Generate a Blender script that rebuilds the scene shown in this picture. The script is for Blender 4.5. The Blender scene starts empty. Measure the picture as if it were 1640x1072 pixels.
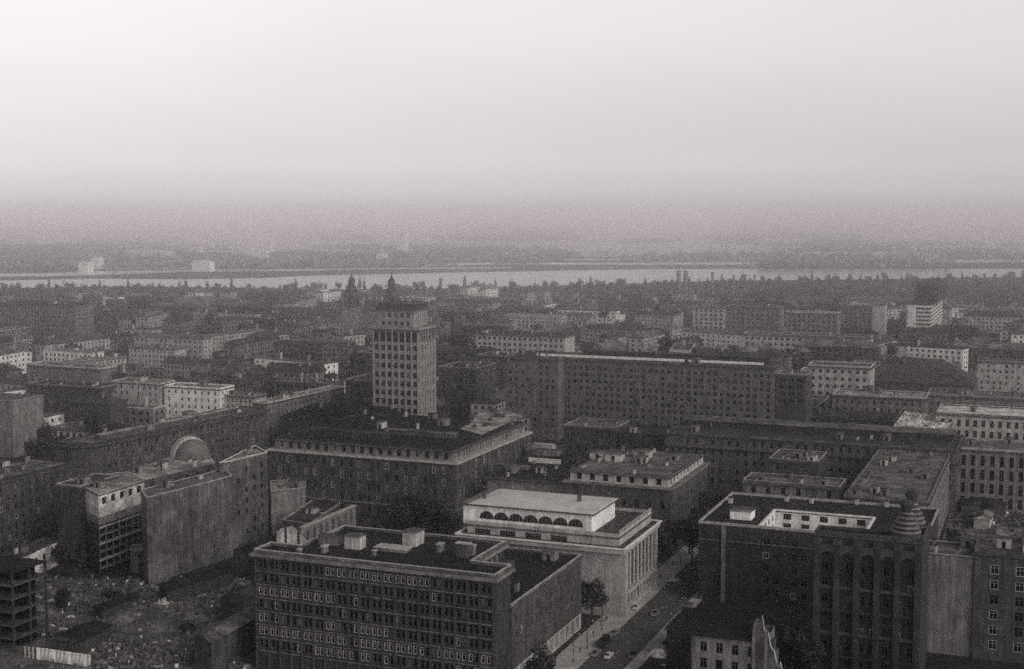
import bpy, math, random
from mathutils import Vector, Matrix
random.seed(7)
R = math.radians
sc = bpy.context.scene
COL = sc.collection
RND = random.Random(11)

# ------------------------------------------------------------------ camera
H = 120.0; FPX = 2200.0; CX, CY = 820.0, 536.0
PITCH = math.atan(201 / 2200.0); HEAD = math.atan(880 / 2209.0)   # city grid runs along +Y
Fw = Vector((-math.sin(HEAD) * math.cos(PITCH), math.cos(HEAD) * math.cos(PITCH), -math.sin(PITCH)))
Rt = Vector((math.cos(HEAD), math.sin(HEAD), 0))
Up = Rt.cross(Fw)
CAM = Vector((0, 0, H))
cam = bpy.data.objects.new('camera', bpy.data.cameras.new('camera'))
COL.objects.link(cam); sc.camera = cam
cam.location = CAM; cam.rotation_euler = (R(90) - PITCH, 0, HEAD)
cam.data.sensor_width = 36; cam.data.lens = 36 * FPX / 1640
cam.data.clip_start = 1; cam.data.clip_end = 60000

def P(px, py, z=0.0):
    """survey point: where the sight line of this picture point meets height z"""
    d = Fw * FPX + Rt * (px - CX) + Up * (CY - py)
    t = (z - H) / d.z
    return CAM + d * t
def proj(p):
    a = Vector(p) - CAM
    k = FPX / a.dot(Fw)
    return CX + a.dot(Rt) * k, CY - a.dot(Up) * k
def run_to(A, e, px):
    a = Vector(A) - CAM; e = Vector((e[0], e[1], 0)); k = (px - CX) / FPX
    return (k * Fw.dot(a) - Rt.dot(a)) / (Rt.dot(e) - k * Fw.dot(e))

# ------------------------------------------------------------------ materials
MATS = {}
TINT = (1.0, 0.985, 0.93)
def mat(name, c, var=.35, scale=.25, rough=.9, spec=.08, streak=0, fine=1.5, tint=TINT, patch=0, seam=0):
    if name in MATS: return MATS[name]
    m = bpy.data.materials.new(name); m.use_nodes = True; MATS[name] = m
    nt = m.node_tree; N = nt.nodes; L = nt.links
    b = N['Principled BSDF']; b.inputs['Roughness'].default_value = rough
    b.inputs['Specular IOR Level'].default_value = spec
    tc = N.new('ShaderNodeTexCoord')
    def noise(sc_, zs=1.0, det=4):
        mp = N.new('ShaderNodeMapping'); mp.inputs['Scale'].default_value = (1, 1, zs)
        L.new(tc.outputs['Object'], mp.inputs[0])
        n = N.new('ShaderNodeTexNoise'); n.inputs['Scale'].default_value = sc_; n.inputs['Detail'].default_value = det
        n.inputs['Roughness'].default_value = .62
        L.new(mp.outputs[0], n.inputs['Vector']); return n.outputs['Fac']
    def ramp(src, lo, hi, a, bb):
        r = N.new('ShaderNodeMapRange'); r.inputs['From Min'].default_value = a; r.inputs['From Max'].default_value = bb
        r.inputs['To Min'].default_value = lo; r.inputs['To Max'].default_value = hi
        L.new(src, r.inputs['Value']); return r.outputs[0]
    def mul(a, bb):
        q = N.new('ShaderNodeMath'); q.operation = 'MULTIPLY'; L.new(a, q.inputs[0]); L.new(bb, q.inputs[1]); return q.outputs[0]
    f = ramp(noise(scale), 1 - var, 1 + var, .3, .7)
    f = mul(f, ramp(noise(fine), 1 - var * .6, 1 + var * .6, .3, .7))
    if streak: f = mul(f, ramp(noise(1.1, .06), 1 - streak, 1 + streak * .6, .35, .65))
    if patch:
        f = mul(f, ramp(noise(.16, .8, 6), 1 - patch, 1 + patch, .47, .53)); f = mul(f, ramp(noise(.55, .9, 5), 1 - patch*.5, 1 + patch*.4, .48, .55))
    if seam:
        br = N.new('ShaderNodeTexBrick'); L.new(tc.outputs['Object'], br.inputs['Vector']); br.inputs['Scale'].default_value = 1
        br.inputs['Color1'].default_value = (.5, .5, .5, 1); br.inputs['Color2'].default_value = (.85, .85, .85, 1); br.inputs['Mortar'].default_value = (1.6, 1.6, 1.6, 1)
        br.inputs['Mortar Size'].default_value = .06; br.inputs['Brick Width'].default_value = 9; br.inputs['Row Height'].default_value = 1.6
        rg = N.new('ShaderNodeSeparateColor'); L.new(br.outputs['Color'], rg.inputs[0])
        f = mul(f, ramp(rg.outputs[0], 1 - seam, 1 + seam, .3, 1.1))
    oi = N.new('ShaderNodeObjectInfo')
    f = mul(f, ramp(oi.outputs['Random'], .9, 1.1, 0, 1))
    cm = N.new('ShaderNodeVectorMath'); cm.operation = 'SCALE'
    cm.inputs[0].default_value = (c * tint[0], c * tint[1], c * tint[2])
    L.new(f, cm.inputs['Scale']); L.new(cm.outputs[0], b.inputs['Base Color'])
    return m
W_BLACK = mat('wall_sooty', .045, .3, streak=.3)
W_DARK = mat('wall_dark_stone', .068, .35, streak=.35)
W_SOOT = mat('wall_sooty_render', .11, .35, streak=.3)
W_MID = mat('wall_grey_render', .16, .35, streak=.35)
W_TOWER = mat('wall_tower_stone', .24, .25, streak=.2)
W_LITE = mat('wall_pale_render', .37, .3, streak=.3)
W_WHITE = mat('wall_white_render', .74, .25, streak=.25)
W_BRICK = mat('wall_bare_brick', .09, .35, scale=.12, fine=2.2, streak=.4, patch=.2)
STONE = mat('stone_pale', .35, .25, streak=.25)
R_BLACK = mat('roof_tar', .016, .45, scale=.08, fine=.9, seam=.35)
R_DARK = mat('roof_tar_grey', .042, .45, scale=.08, fine=.9, seam=.3, patch=.15)
R_MID = mat('roof_felt_grey', .11, .5, scale=.09, fine=.8, seam=.3, patch=.25)
R_LITE = mat('roof_dusty', .24, .4, scale=.1, fine=.7, patch=.35)
R_TIN = mat('roof_zinc', .48, .16, scale=.15, fine=1.2, rough=.55)
TILE = mat('roof_tiles_dark', .055, .35, scale=.2, fine=2.5)
EDGE = mat('edge_zinc', .33, .35, scale=.5, rough=.6)
EDGEW = mat('edge_pale_stone', .6, .25, scale=.5)
GLASS = mat('glass_dark', .004, .3, rough=.3, spec=.06)
CURT = mat('curtain_grey', .12, .6, scale=.3, fine=.5)
FR_G = mat('frame_grey', .13, .3)
FR_W = mat('frame_white', .36, .3)
HOLE = mat('opening_dark', .006, .3)
ASPH = mat('asphalt', .09, .22, scale=.12, fine=1.0)
PAVE = mat('paving', .32, .3, scale=.25, fine=1.2)
GROUND = mat('ground_dirt', .03, .6, scale=.03, fine=.35)
RUBBLE = mat('rubble_grey', .13, .7, scale=.3, fine=1.5)
PLAST = mat('plaster_patch', .55, .35, scale=.3, fine=1.5, patch=.25)
LEAF = mat('leaf_dark', .035, .5, scale=.5, fine=2)
LEAF2 = mat('leaf_mid', .055, .5, scale=.5, fine=2)
WOOD_HAZED = mat('far_wood_hazed', .20, .4, scale=.02, fine=.1)  # lifted pale: distance haze put into the wood colour
LEAF_HAZED = mat('leaf_far_hazed', .10, .4, scale=.02, fine=.1)  # paler than the near leaves, haze is mixed into the colour
BARK = mat('bark', .04, .4)
SAND = mat('sand', .8, .25, scale=.01, fine=.03)
FIELD_HAZED = mat('far_field_hazed', .6, .4, scale=.004, fine=.015)  # far ground made pale, haze brightness painted in
METAL = mat('metal_dark', .04, .3, rough=.4, spec=.5)
RUBBER = mat('rubber', .015, .2)
CAR_B = mat('paint_black', .02, .1, rough=.25, spec=.6)
CAR_W = mat('paint_pale', .5, .1, rough=.25, spec=.6)
CAR_G = mat('paint_grey', .15, .1, rough=.25, spec=.6)
CHROME = mat('chrome', .5, .1, rough=.2, spec=.8)
SKIN = mat('skin', .35, .1); CL_D = mat('cloth_dark', .03, .2); CL_L = mat('cloth_pale', .4, .2); CL_M = mat('cloth_grey', .13, .2)
HAIR = mat('hair', .02, .2)
COPPER = mat('copper_roof', .13, .3, scale=.4)
def water():
    m = bpy.data.materials.new('river_water'); m.use_nodes = True
    b = m.node_tree.nodes['Principled BSDF']; b.inputs['Base Color'].default_value = (.5, .48, .48, 1)
    b.inputs['Roughness'].default_value = .12; b.inputs['Specular IOR Level'].default_value = .5
    n = m.node_tree.nodes.new('ShaderNodeTexNoise'); n.inputs['Scale'].default_value = .05; n.inputs['Detail'].default_value = 6
    tc = m.node_tree.nodes.new('ShaderNodeTexCoord'); m.node_tree.links.new(tc.outputs['Object'], n.inputs['Vector'])
    bu = m.node_tree.nodes.new('ShaderNodeBump'); bu.inputs['Strength'].default_value = .15; bu.inputs['Distance'].default_value = .5
    m.node_tree.links.new(n.outputs['Fac'], bu.inputs['Height']); m.node_tree.links.new(bu.outputs[0], b.inputs['Normal'])
    return m
WATER = water()

# ------------------------------------------------------------------ mesh helpers
class MB:
    def __init__(s): s.v = []; s.f = []; s.m = []; s.mats = []
    def mi(s, m):
        if m not in s.mats: s.mats.append(m)
        return s.mats.index(m)
    def face(s, pts, m):
        b = len(s.v); s.v += [tuple(p) for p in pts]; s.f.append(tuple(range(b, b + len(pts)))); s.m.append(s.mi(m))
    def box(s, x0, y0, z0, x1, y1, z1, m):
        b = len(s.v)
        s.v += [(x0,y0,z0),(x1,y0,z0),(x1,y1,z0),(x0,y1,z0),(x0,y0,z1),(x1,y0,z1),(x1,y1,z1),(x0,y1,z1)]
        k = s.mi(m)
        for q in ((0,3,2,1),(4,5,6,7),(0,1,5,4),(1,2,6,5),(2,3,7,6),(3,0,4,7)):
            s.f.append(tuple(b + i for i in q)); s.m.append(k)
    def obox(s, c, e, L, Wd, z0, z1, m):
        ex = Vector((e[0], e[1], 0)); ey = Vector((-e[1], e[0], 0)); c = Vector((c[0], c[1], 0))
        p = [c + ex*(a*L/2) + ey*(b*Wd/2) for a, b in ((-1,-1),(1,-1),(1,1),(-1,1))]
        s.prism([(q.x, q.y) for q in p], z0, z1, m)
    def prism(s, poly, z0, z1, m, mt=None):
        n = len(poly); b = len(s.v); k = s.mi(m); kt = s.mi(mt or m)
        s.v += [(x, y, z0) for x, y in poly] + [(x, y, z1) for x, y in poly]
        for i in range(n):
            j = (i + 1) % n; s.f.append((b+i, b+j, b+n+j, b+n+i)); s.m.append(k)
        s.f.append(tuple(b+n+i for i in range(n))); s.m.append(kt)
        s.f.append(tuple(b+n-1-i for i in range(n))); s.m.append(k)
    def ring(s, po, pi, z0, z1, m):
        n = len(po); b = len(s.v); k = s.mi(m)
        for P_ in (po, pi):
            for z in (z0, z1): s.v += [(x, y, z) for x, y in P_]
        for i in range(n):
            j = (i + 1) % n
            o0, o1, i0, i1 = b, b+n, b+2*n, b+3*n
            s.f += [(o0+i, o0+j, o1+j, o1+i), (i0+j, i0+i, i1+i, i1+j), (o1+i, o1+j, i1+j, i1+i), (o0+j, o0+i, i0+i, i0+j)]
            s.m += [k]*4
    def cyl(s, x, y, z0, z1, r0, r1, m, n=10, cap=True):
        b = len(s.v); k = s.mi(m)
        for z, r in ((z0, r0), (z1, r1)):
            s.v += [(x + r*math.cos(2*math.pi*i/n), y + r*math.sin(2*math.pi*i/n), z) for i in range(n)]
        for i in range(n):
            j = (i+1) % n; s.f.append((b+i, b+j, b+n+j, b+n+i)); s.m.append(k)
        if cap:
            s.f.append(tuple(b+n+i for i in range(n))); s.m.append(k)
            s.f.append(tuple(b+n-1-i for i in range(n))); s.m.append(k)
    def lathe(s, x, y, prof, m, n=16):
        for (r0, z0), (r1, z1) in zip(prof, prof[1:]): s.cyl(x, y, z0, z1, max(r0, .001), max(r1, .001), m, n, cap=False)
    def tube(s, a, b_, r, m, n=5):
        a = Vector(a); b_ = Vector(b_); d = (b_ - a).normalized()
        u = d.orthogonal().normalized(); w = d.cross(u); b = len(s.v); k = s.mi(m)
        for c in (a, b_): s.v += [tuple(c + u*(r*math.cos(2*math.pi*i/n)) + w*(r*math.sin(2*math.pi*i/n))) for i in range(n)]
        for i in range(n):
            j = (i+1) % n; s.f.append((b+i, b+j, b+n+j, b+n+i)); s.m.append(k)
        s.f.append(tuple(b+n+i for i in range(n))); s.m.append(k)
        s.f.append(tuple(b+n-1-i for i in range(n))); s.m.append(k)
    def mesh(s, name):
        me = bpy.data.meshes.new(name); me.from_pydata(s.v, [], s.f)
        for m in s.mats: me.materials.append(m)
        me.polygons.foreach_set('material_index', s.m); me.update(); return me
    def build(s, name, parent=None, loc=None, smooth=False):
        me = s.mesh(name)
        if smooth: me.polygons.foreach_set('use_smooth', [True]*len(me.polygons))
        return link(name, me, parent, loc)
def link(name, me, parent=None, loc=None, rz=0):
    o = bpy.data.objects.new(name, me); COL.objects.link(o)
    if parent is not None: o.parent = parent
    if loc is not None: o.location = loc
    if rz: o.rotation_euler = (0, 0, rz)
    return o
def tag(o, label=None, cat=None, group=None, kind=None):
    if label: o['label'] = label
    if cat: o['category'] = cat
    if group: o['group'] = group
    if kind: o['kind'] = kind
    return o
def empty(name, loc, rz=0):
    o = bpy.data.objects.new(name, None); COL.objects.link(o); o.location = loc; o.rotation_euler = (0, 0, rz); return o
def offset(poly, d):
    """grow (d>0) or shrink a CCW polygon, mitred"""
    n = len(poly); out = []
    for i in range(n):
        p0 = Vector(poly[i-1]); p1 = Vector(poly[i]); p2 = Vector(poly[(i+1) % n])
        a = (p1-p0).normalized(); b = (p2-p1).normalized()
        na = Vector((a.y, -a.x)); nb = Vector((b.y, -b.x)); s = na + nb
        q = s.dot(na)
        out.append(tuple(p1 + s * (d / max(q, .25))))
    return out

# windows: one mesh per size and kind, shared by every copy
WM = {}
def win_mesh(w, h, kind):
    k = (round(w, 2), round(h, 2), kind)
    if k in WM: return WM[k]
    b = MB(); t = .1 if kind != 'pale' else .19
    fm = FR_W if kind == 'pale' else FR_G
    if kind == 'hole':
        b.box(-w/2, .25, 0, w/2, .3, h, HOLE)
    elif kind == 'arch':
        n = 10; pts = [(-w/2, 0)] + [(-w/2*math.cos(math.pi*i/n), (h-w/2) + w/2*math.sin(math.pi*i/n)) for i in range(n+1)] + [(w/2, 0)]
        b.face([(x, -.06, z) for x, z in pts], GLASS)
        po = [(x*1.1, z*1.04) for x, z in pts]
        for i in range(len(pts)-1):
            b.face([(po[i][0], -.12, po[i][1]), (pts[i][0], -.12, pts[i][1]), (pts[i+1][0], -.12, pts[i+1][1]), (po[i+1][0], -.12, po[i+1][1])], fm)
            b.face([(po[i][0], -.12, po[i][1]), (po[i+1][0], -.12, po[i+1][1]), (po[i+1][0], .02, po[i+1][1]), (po[i][0], .02, po[i][1])], fm)
        for a in (.25, .5, .75): b.box(-w/2 + w*a - .06, -.11, 0, -w/2 + w*a + .06, -.07, (h - w/2)*.9 + (.8*w/2), fm)
    else:
        b.box(-w/2, 0, 0, -w/2+t, .1, h, fm); b.box(w/2-t, 0, 0, w/2, .1, h, fm)
        b.box(-w/2+t, 0, 0, w/2-t, .1, t, fm); b.box(-w/2+t, 0, h-t, w/2-t, .1, h, fm)
        nm = max(1, round(w / .9)) - 1
        for i in range(nm):
            x = -w/2 + w*(i+1)/(nm+1); b.box(x-.05, .01, t, x+.05, .09, h-t, fm)
        if h > 1.5: b.box(-w/2+t, .02, h*.66-.04, w/2-t, .08, h*.66+.04, fm)
        b.box(-w/2+t, .06, t, w/2-t, .065, h-t, CURT if kind == 'curtain' else GLASS)
    WM[k] = b.mesh('window'); return WM[k]

class Bld:
    def __init__(s, name, label, cat, loc, rot=0, group=None):
        s.root = empty(name, (loc[0], loc[1], 0), rot); tag(s.root, label, cat, group)
        s.o = Vector((loc[0], loc[1], 0)); s.rot = rot; s.wins = []; s.par = {}
        s.M = Matrix.Rotation(rot, 3, 'Z'); s.fp = []
        s.rr = random.Random(hash(label) % 9999 if False else len(label)*31 + ord(label[0]))
    def L(s, px, py, z):
        q = s.M.inverted() @ (P(px, py, z) - s.o); return (q.x, q.y)
    def Wd(s, x, y, z=0): return s.o + s.M @ Vector((x, y, z))
    def walls(s, poly, z0, z1, m, spec=None, name='wall', detail=True, hole=False):
        """vertical walls round a CCW polygon; openings on the faces given a window spec"""
        b = MB(); n = len(poly)
        if not hole: s.fp.append([tuple(s.Wd(*p).xy) for p in poly])
        for i in range(n):
            a = Vector(poly[i]); c = Vector(poly[(i+1) % n]); Wl = (c-a).length
            if Wl < .05: continue
            ux = (c-a)/Wl; nn = Vector((ux.y, -ux.x))
            mid = s.Wd(*((a+c)/2)); wn = s.M @ Vector((nn.x, nn.y, 0))
            facing = wn.dot(CAM.xy.to_3d() - mid.xy.to_3d()) > 0
            sp = None
            if spec and facing: sp = spec.get(i, spec.get('all'))
            s._face(b, a, ux, nn, Wl, z0, z1, m, sp, detail)
        o = b.build(name, s.root); s.par.setdefault('wall', o); return o
    def _face(s, b, a, ux, nn, Wl, z0, z1, m, sp, detail):
        def pt(u, z, d=0): q = a + ux*u - nn*d; return (q.x, q.y, z)
        cols = []; rows = []
        if sp:
            p = sp.get('p', 3.5); m0 = sp.get('m0', 1.0); m1 = sp.get('m1', 1.0); w = sp.get('w', 1.3); offs = sp.get('off', (0,))
            nb = max(0, int((Wl - m0 - m1) / p + .3)); pp = (Wl - m0 - m1) / nb if nb else 1
            for k in range(nb):
                for of in offs:
                    u = m0 + pp*(k+.5) + of
                    if u - w/2 > .1 and u + w/2 < Wl - .1: cols.append((u-w/2, u+w/2))
            fl = sp.get('fl', 3.5); h = sp.get('h', 1.8); t = z1 - sp.get('top', 1.2); nr = sp.get('n', 99); bot = z0 + sp.get('bot', .6)
            hs = sp.get('hs')
            while t - h > bot and nr > 0:
                rows.append((t-h, t)); t -= fl; nr -= 1
            if sp.get('hs'):      # explicit rows (top distance, height)
                rows = [(z1 - q - hh, z1 - q) for q, hh in sp['hs']]
            rows = rows[::-1] if not sp.get('hs') else sorted(rows)
            rows = [r for r in rows if r[0] > z0]
        if sp and sp.get('overlay') and cols:
            b.face([pt(0, z0), pt(Wl, z0), pt(Wl, z1), pt(0, z1)], m)
            for r in rows:
                for c in cols: s.wins.append((c[1]-c[0], r[1]-r[0], pt((c[0]+c[1])/2, r[0], 0), math.atan2(ux.y, ux.x), sp['kind'], sp.get('nm', 'window')))
            return
        us = [0.0]; [us.extend(c) for c in cols]; us.append(Wl)
        zs = [z0]; [zs.extend(r) for r in rows]; zs.append(z1)
        miss = sp.get('miss', 0) if sp else 0
        if not rows or not cols:
            b.face([pt(0, z0), pt(Wl, z0), pt(Wl, z1), pt(0, z1)], m); return
        rec = sp.get('rec', .28); kinds = sp.get('kinds', (('dark', .75), ('pale', .1), ('curtain', .15)))
        for j in range(len(zs)-1):
            if j % 2 == 0:
                b.face([pt(0, zs[j]), pt(Wl, zs[j]), pt(Wl, zs[j+1]), pt(0, zs[j+1])], m); continue
            for i in range(len(us)-1):
                isw = i % 2 == 1 and s.rr.random() >= miss
                if not isw:
                    b.face([pt(us[i], zs[j]), pt(us[i+1], zs[j]), pt(us[i+1], zs[j+1]), pt(us[i], zs[j+1])], m)
                elif not detail:
                    b.face([pt(us[i], zs[j]), pt(us[i+1], zs[j]), pt(us[i+1], zs[j+1]), pt(us[i], zs[j+1])], GLASS if s.rr.random() < .88 else CURT)
                else:
                    u0, u1, a0, a1 = us[i], us[i+1], zs[j], zs[j+1]
                    b.face([pt(u0, a0), pt(u1, a0), pt(u1, a0, rec), pt(u0, a0, rec)], m)
                    b.face([pt(u0, a1, rec), pt(u1, a1, rec), pt(u1, a1), pt(u0, a1)], m)
                    b.face([pt(u0, a0), pt(u0, a0, rec), pt(u0, a1, rec), pt(u0, a1)], m)
                    b.face([pt(u1, a0, rec), pt(u1, a0), pt(u1, a1), pt(u1, a1, rec)], m)
                    if sp.get('empty'): 
                        continue
                    kd = kinds; x = s.rr.random(); kk = kd[0][0]
                    rt = len(rows) - 1 - j//2; fx = us[i]/Wl
                    if any(a == rt and f0 <= fx <= f1 for a, f0, f1 in sp.get('runs', ())) and s.rr.random() < .9: kk = 'pale'
                    else:
                        for q, pr in kd:
                            if x < pr: kk = q; break
                            x -= pr
                    s.wins.append((u1-u0, a1-a0, pt((u0+u1)/2, a0, rec-.1 if kk != 'pale' else .06), math.atan2(ux.y, ux.x), kk, sp.get('nm', 'window')))
    def flat(s, poly, z, roofm=None, par=.8, over=.0, parm=None, cor=None, corh=.6, name='roof', corm=None):
        b = MB(); ins = offset(poly, -.35)
        b.prism(ins, z-.35, z+.06, roofm or R_DARK); r = b.build(name, s.root); s.par['roof'] = r
        if par:
            b = MB(); b.ring(offset(poly, .06), offset(poly, -.3), z+.002, z+par-.12, R_MID if parm in (None, EDGE, EDGEW) else parm); pp_ = b.build('parapet', s.root)
            b = MB(); b.ring(offset(poly, .12), offset(poly, -.36), z+par-.12, z+par+.04, parm or EDGE); b.build('coping', pp_)
        if cor:
            b = MB(); b.ring(offset(poly, cor), offset(poly, -.05), z-.15-corh, z-.15, corm or W_DARK); b.build('cornice', s.root)
        return r
    def hip(s, rect, z, h, m=None, over=.6, gable=False, name='roof'):
        """rect: 4 CCW corners; ridge along the longer side"""
        q = [Vector(p) for p in offset(rect, over)]
        if (q[1]-q[0]).length < (q[2]-q[1]).length: q = q[1:] + q[:1]
        L0 = (q[1]-q[0]).length; w = (q[3]-q[0]).length; ins = min(w/2 if not gable else over, L0/2*.98)
        a = (q[0]+q[3])/2; c = (q[1]+q[2])/2; d = (c-a).normalized()
        A = a + d*ins; B = c - d*ins; m = m or TILE
        v = lambda p, z_: (p.x, p.y, z_)
        b = MB(); z0 = z - .02
        b.face([v(q[0], z0), v(q[1], z0), v(B, z+h), v(A, z+h)], m); b.face([v(q[2], z0), v(q[3], z0), v(A, z+h), v(B, z+h)], m)
        b.face([v(q[1], z0), v(q[2], z0), v(B, z+h)], m); b.face([v(q[3], z0), v(q[0], z0), v(A, z+h)], m)
        b.face([v(q[3], z0), v(q[2], z0), v(q[1], z0), v(q[0], z0)], m)
        r = b.build(name, s.root); s.par['roof'] = r; return r
    def clutter(s, poly, z, n, seed=1, big=False):
        rr = random.Random(seed); xs = [p[0] for p in poly]; ys = [p[1] for p in poly]
        ip = offset(poly, -1.5)
        k = 0; tries = 0
        while k < n and tries < 300:
            tries += 1
            x = rr.uniform(min(xs), max(xs)); y = rr.uniform(min(ys), max(ys))
            if not inside((x, y), ip): continue
            k += 1; t = rr.random(); b = MB(); ang = 0
            if t < .55:
                w, l, h = rr.uniform(.6, 1), rr.uniform(1, 2.4), rr.uniform(1.2, 2.4)
                b.box(-w/2, -l/2, 0, w/2, l/2, h, W_MID if rr.random() < .6 else W_LITE); b.box(-w/2-.1, -l/2-.1, h, w/2+.1, l/2+.1, h+.18, R_DARK); nm = 'chimney'
                for q in (-.3, .3): b.cyl(0, q*l, h+.18, h+.6, .14, .12, BARK, 6)
            elif t < .8:
                w, l, h = rr.uniform(2, 4), rr.uniform(2, 5), rr.uniform(1.8, 2.8)
                b.box(-w/2, -l/2, 0, w/2, l/2, h, W_MID if rr.random() < .7 else W_LITE); b.box(-w/2-.25, -l/2-.25, h, w/2+.25, l/2+.25, h+.22, R_MID)
                b.box(-.45, -l/2-.05, 0, .45, -l/2-.002, min(1.9, h-.2), HOLE); nm = 'roof_hut'
            elif t < .92:
                w, l = rr.uniform(1, 2), rr.uniform(2, 5); b.box(-w/2, -l/2, 0, w/2, l/2, .5, EDGE); b.box(-w/2+.1, -l/2+.1, .5, w/2-.1, l/2-.1, .6, GLASS); nm = 'skylight'
            else:
                b.cyl(0, 0, 0, rr.uniform(2, 3.5), .05, .04, METAL, 5); b.tube((-.7, 0, 1.9), (.7, 0, 1.9), .04, METAL); nm = 'aerial'
            o = b.build(nm, s.par.get('roof', s.root)); o.location = (x, y, z+.055)
    def done(s, cap=100):
        ws = s.wins
        def key(w): 
            p = s.Wd(*w[2]); return (p - CAM).length
        ws.sort(key=key)
        by = {}
        for w in ws: by.setdefault(w[5], []).append(w)
        for nm, lst in by.items():
            for w in lst[:cap]: link(nm, win_mesh(w[0], w[1], w[4]), s.root, w[2], w[3])
            rest = lst[cap:]
            if rest:
                b = MB()
                for w in rest:
                    me = win_mesh(w[0], w[1], w[4]); T = Matrix.Translation(w[2]) @ Matrix.Rotation(w[3], 4, 'Z')
                    base = len(b.v); b.v += [tuple(T @ v.co) for v in me.vertices]
                    mm = [b.mi(x) for x in me.materials]
                    for pl in me.polygons: b.f.append(tuple(base + i for i in pl.vertices)); b.m.append(mm[pl.material_index])
                tag(b.build(nm, s.root), kind='stuff')
        FOOT.extend(s.fp); return s
FOOT = []
def inside(p, poly):
    x, y = p; c = False; n = len(poly)
    for i in range(n):
        x0, y0 = poly[i]; x1, y1 = poly[i-1]
        if (y0 > y) != (y1 > y) and x < (x1-x0)*(y-y0)/(y1-y0)+x0: c = not c
    return c

def bar(name, label, cat, fr, z, xl, xb=None, D=None, W=None, rot=0, ext=0, wall=W_MID, roof='flat', roofm=None, parm=None, par=.8, cor=.5,
        front=None, side=None, detail=True, hh=4, n=4, group=None, z0=0, left=None, back=None, extl=0, fin=True):
    """rectangular building from its front-right roof corner (picture point, height) and the picture columns its faces run to"""
    rot = R(rot); A = P(fr[0], fr[1], z); e1 = (math.cos(rot), math.sin(rot)); e2 = (-math.sin(rot), math.cos(rot))
    if W is None: W = -run_to(A, e1, xl)
    if D is None: D = run_to(A, e2, xb)
    W += extl
    A = A - Vector((e2[0], e2[1], 0))*ext; D += ext
    B = Bld(name, label, cat, A, rot, group); B.z = z; B.W = W; B.D = D
    poly = [(-W, 0), (0, 0), (0, D), (-W, D)]; B.poly = poly
    B.walls(poly, z0, z, wall, {0: front, 1: side}, detail=detail)
    if roof == 'flat':
        B.flat(poly, z, roofm, par=par, parm=parm, cor=cor)
        if n: B.clutter(poly, z, n, seed=int(fr[0]*7+fr[1]))
    else:
        B.hip(poly, z, hh, roofm or TILE, gable=(roof == 'gable'))
        rr = random.Random(int(fr[0])); 
        for k in range(n):
            b = MB(); x = -W*rr.uniform(.15, .85); y = D*rr.uniform(.3, .7); b.box(-.5, -.8, 0, .5, .8, hh*.6+1.6, W_MID); b.box(-.6, -.9, hh*.6+1.6, .6, .9, hh*.6+1.8, R_DARK)
            o = b.build('chimney', B.par['roof']); o.location = (x, y, z+hh*.35)
    if fin: B.done()
    return B
def pbar(name, label, cat, pts, z, wall=W_MID, roofm=None, spec=None, par=.6, cor=None, parm=None, n=2, z0=0, detail=True, group=None, fin=True):
    """building whose roof outline is given corner by corner"""
    A = P(pts[0][0], pts[0][1], z); B = Bld(name, label, cat, A, 0, group); B.z = z
    poly = [B.L(x, y, z) for x, y in pts]; B.poly = poly
    B.walls(poly, z0, z, wall, spec, detail=detail); B.flat(poly, z, roofm, par=par, cor=cor, parm=parm)
    if n: B.clutter(poly, z, n, seed=int(pts[0][0]*3+pts[0][1]))
    if fin: B.done()
    return B
def wsp(p, w, h, fl, top=1.3, **k): return dict(p=p, w=w, h=h, fl=fl, top=top, **k)


# =================================================================== NAMED BUILDINGS
PAIR = (-.72, .72)
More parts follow.
